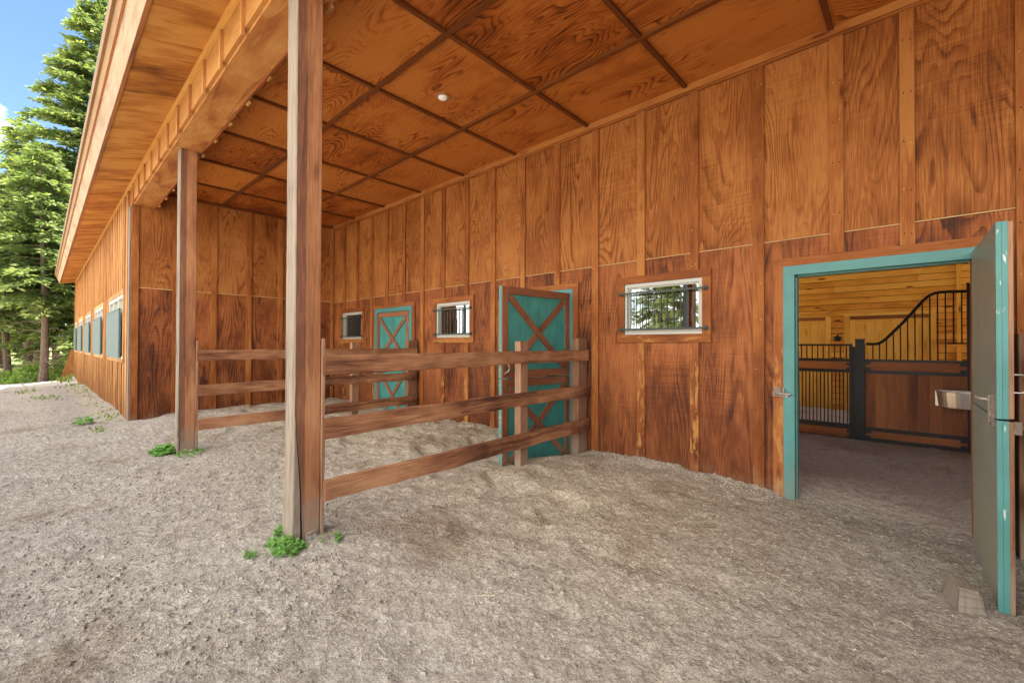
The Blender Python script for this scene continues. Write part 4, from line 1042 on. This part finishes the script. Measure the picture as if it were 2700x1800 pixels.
# ------------------------------------------------------------------ light, sky, camera
S = Vector((.14, .255, .93)).normalized()
el = math.asin(S.z); rotn = math.atan2(S.x, S.y)
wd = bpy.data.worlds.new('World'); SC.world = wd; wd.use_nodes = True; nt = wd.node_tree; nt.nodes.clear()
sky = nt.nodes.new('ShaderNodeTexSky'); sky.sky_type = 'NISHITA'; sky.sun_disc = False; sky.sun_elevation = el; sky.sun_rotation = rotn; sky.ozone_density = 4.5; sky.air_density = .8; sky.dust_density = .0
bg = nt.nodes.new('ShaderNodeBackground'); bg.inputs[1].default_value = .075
tc = nt.nodes.new('ShaderNodeTexCoord'); no = nt.nodes.new('ShaderNodeTexNoise'); no.inputs['Scale'].default_value = 2.6; no.inputs['Detail'].default_value = 7; no.inputs['Roughness'].default_value = .55
mp = nt.nodes.new('ShaderNodeMapping'); mp.inputs['Scale'].default_value = (1, 1, 2.2); mp.inputs['Location'].default_value = (.35, .2, .1)
cr = nt.nodes.new('ShaderNodeValToRGB'); cr.color_ramp.elements[0].position = .60; cr.color_ramp.elements[1].position = .78
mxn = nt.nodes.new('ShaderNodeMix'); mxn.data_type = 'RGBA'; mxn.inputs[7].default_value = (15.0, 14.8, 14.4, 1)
ou = nt.nodes.new('ShaderNodeOutputWorld'); L = nt.links.new
L(tc.outputs['Generated'], mp.inputs[0]); L(mp.outputs[0], no.inputs['Vector']); sp = nt.nodes.new('ShaderNodeSeparateXYZ'); L(tc.outputs['Generated'], sp.inputs[0])
mr = nt.nodes.new('ShaderNodeMapRange'); mr.inputs[1].default_value = -.12; mr.inputs[2].default_value = -.6; mr.inputs[3].default_value = 0.0; mr.inputs[4].default_value = .30; L(sp.outputs[1], mr.inputs[0])   # off-view cloud bank added to brighten the shaded ground
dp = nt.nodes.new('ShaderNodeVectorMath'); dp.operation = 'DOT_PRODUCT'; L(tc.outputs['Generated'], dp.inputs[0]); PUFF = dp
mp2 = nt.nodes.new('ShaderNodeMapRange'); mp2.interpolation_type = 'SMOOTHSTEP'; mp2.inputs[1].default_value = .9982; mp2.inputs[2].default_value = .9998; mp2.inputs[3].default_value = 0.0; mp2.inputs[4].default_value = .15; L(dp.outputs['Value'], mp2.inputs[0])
mz = nt.nodes.new('ShaderNodeMapRange'); mz.inputs[1].default_value = .62; mz.inputs[2].default_value = .85; mz.inputs[3].default_value = 0.0; mz.inputs[4].default_value = .04; L(sp.outputs[2], mz.inputs[0])  # overhead cloud added to send more light through the roof openings
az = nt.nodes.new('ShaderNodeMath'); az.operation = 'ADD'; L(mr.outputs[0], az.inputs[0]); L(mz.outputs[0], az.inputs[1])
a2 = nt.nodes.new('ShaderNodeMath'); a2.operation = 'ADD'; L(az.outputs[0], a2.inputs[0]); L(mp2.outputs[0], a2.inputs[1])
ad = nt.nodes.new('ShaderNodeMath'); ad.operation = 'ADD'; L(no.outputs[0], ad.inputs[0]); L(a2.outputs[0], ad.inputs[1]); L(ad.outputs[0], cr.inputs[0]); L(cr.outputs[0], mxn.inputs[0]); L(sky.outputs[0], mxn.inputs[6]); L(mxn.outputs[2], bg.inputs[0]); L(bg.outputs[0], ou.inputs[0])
ld = bpy.data.lights.new('sun', 'SUN'); ld.energy = 5.0; ld.angle = math.radians(.5); ld.color = (1, .95, .86)
so = bpy.data.objects.new('sun', ld); COL.objects.link(so); so.rotation_euler = S.to_track_quat('Z', 'Y').to_euler(); so.location = (0, 0, 30)

yaw, pitch, roll = .7501, .0092, -.0033
f = Vector((-math.sin(yaw) * math.cos(pitch), math.cos(yaw) * math.cos(pitch), math.sin(pitch))); r0 = Vector((math.cos(yaw), math.sin(yaw), 0)); d0 = f.cross(r0)
r = math.cos(roll) * r0 + math.sin(roll) * d0; d = -math.sin(roll) * r0 + math.cos(roll) * d0
cd = bpy.data.cameras.new('camera'); cam = bpy.data.objects.new('camera', cd); COL.objects.link(cam)
mt = Matrix((r, -d, -f)).transposed().to_4x4(); mt.translation = (0, 0, 1.5); cam.matrix_world = mt
cd.sensor_fit = 'HORIZONTAL'; cd.sensor_width = 36; cd.lens = 36 * 1157.5 / 2700; cd.clip_start = .05; cd.clip_end = 2000
SC.camera = cam
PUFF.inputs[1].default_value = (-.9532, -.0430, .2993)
SC.view_settings.view_transform = 'Standard'; SC.view_settings.look = 'None'; SC.view_settings.gamma = 1.0; SC.view_settings.exposure = 2.30
cy = SC.cycles; cy.max_bounces = 10; cy.diffuse_bounces = 7; cy.glossy_bounces = 4; cy.transparent_max_bounces = 8; cy.use_denoising = True; cy.denoiser = 'OPENIMAGEDENOISE'; cy.denoising_input_passes = 'RGB_ALBEDO_NORMAL'; cy.denoising_prefilter = 'ACCURATE'; cy.use_adaptive_sampling = False; cy.sample_clamp_indirect = 8
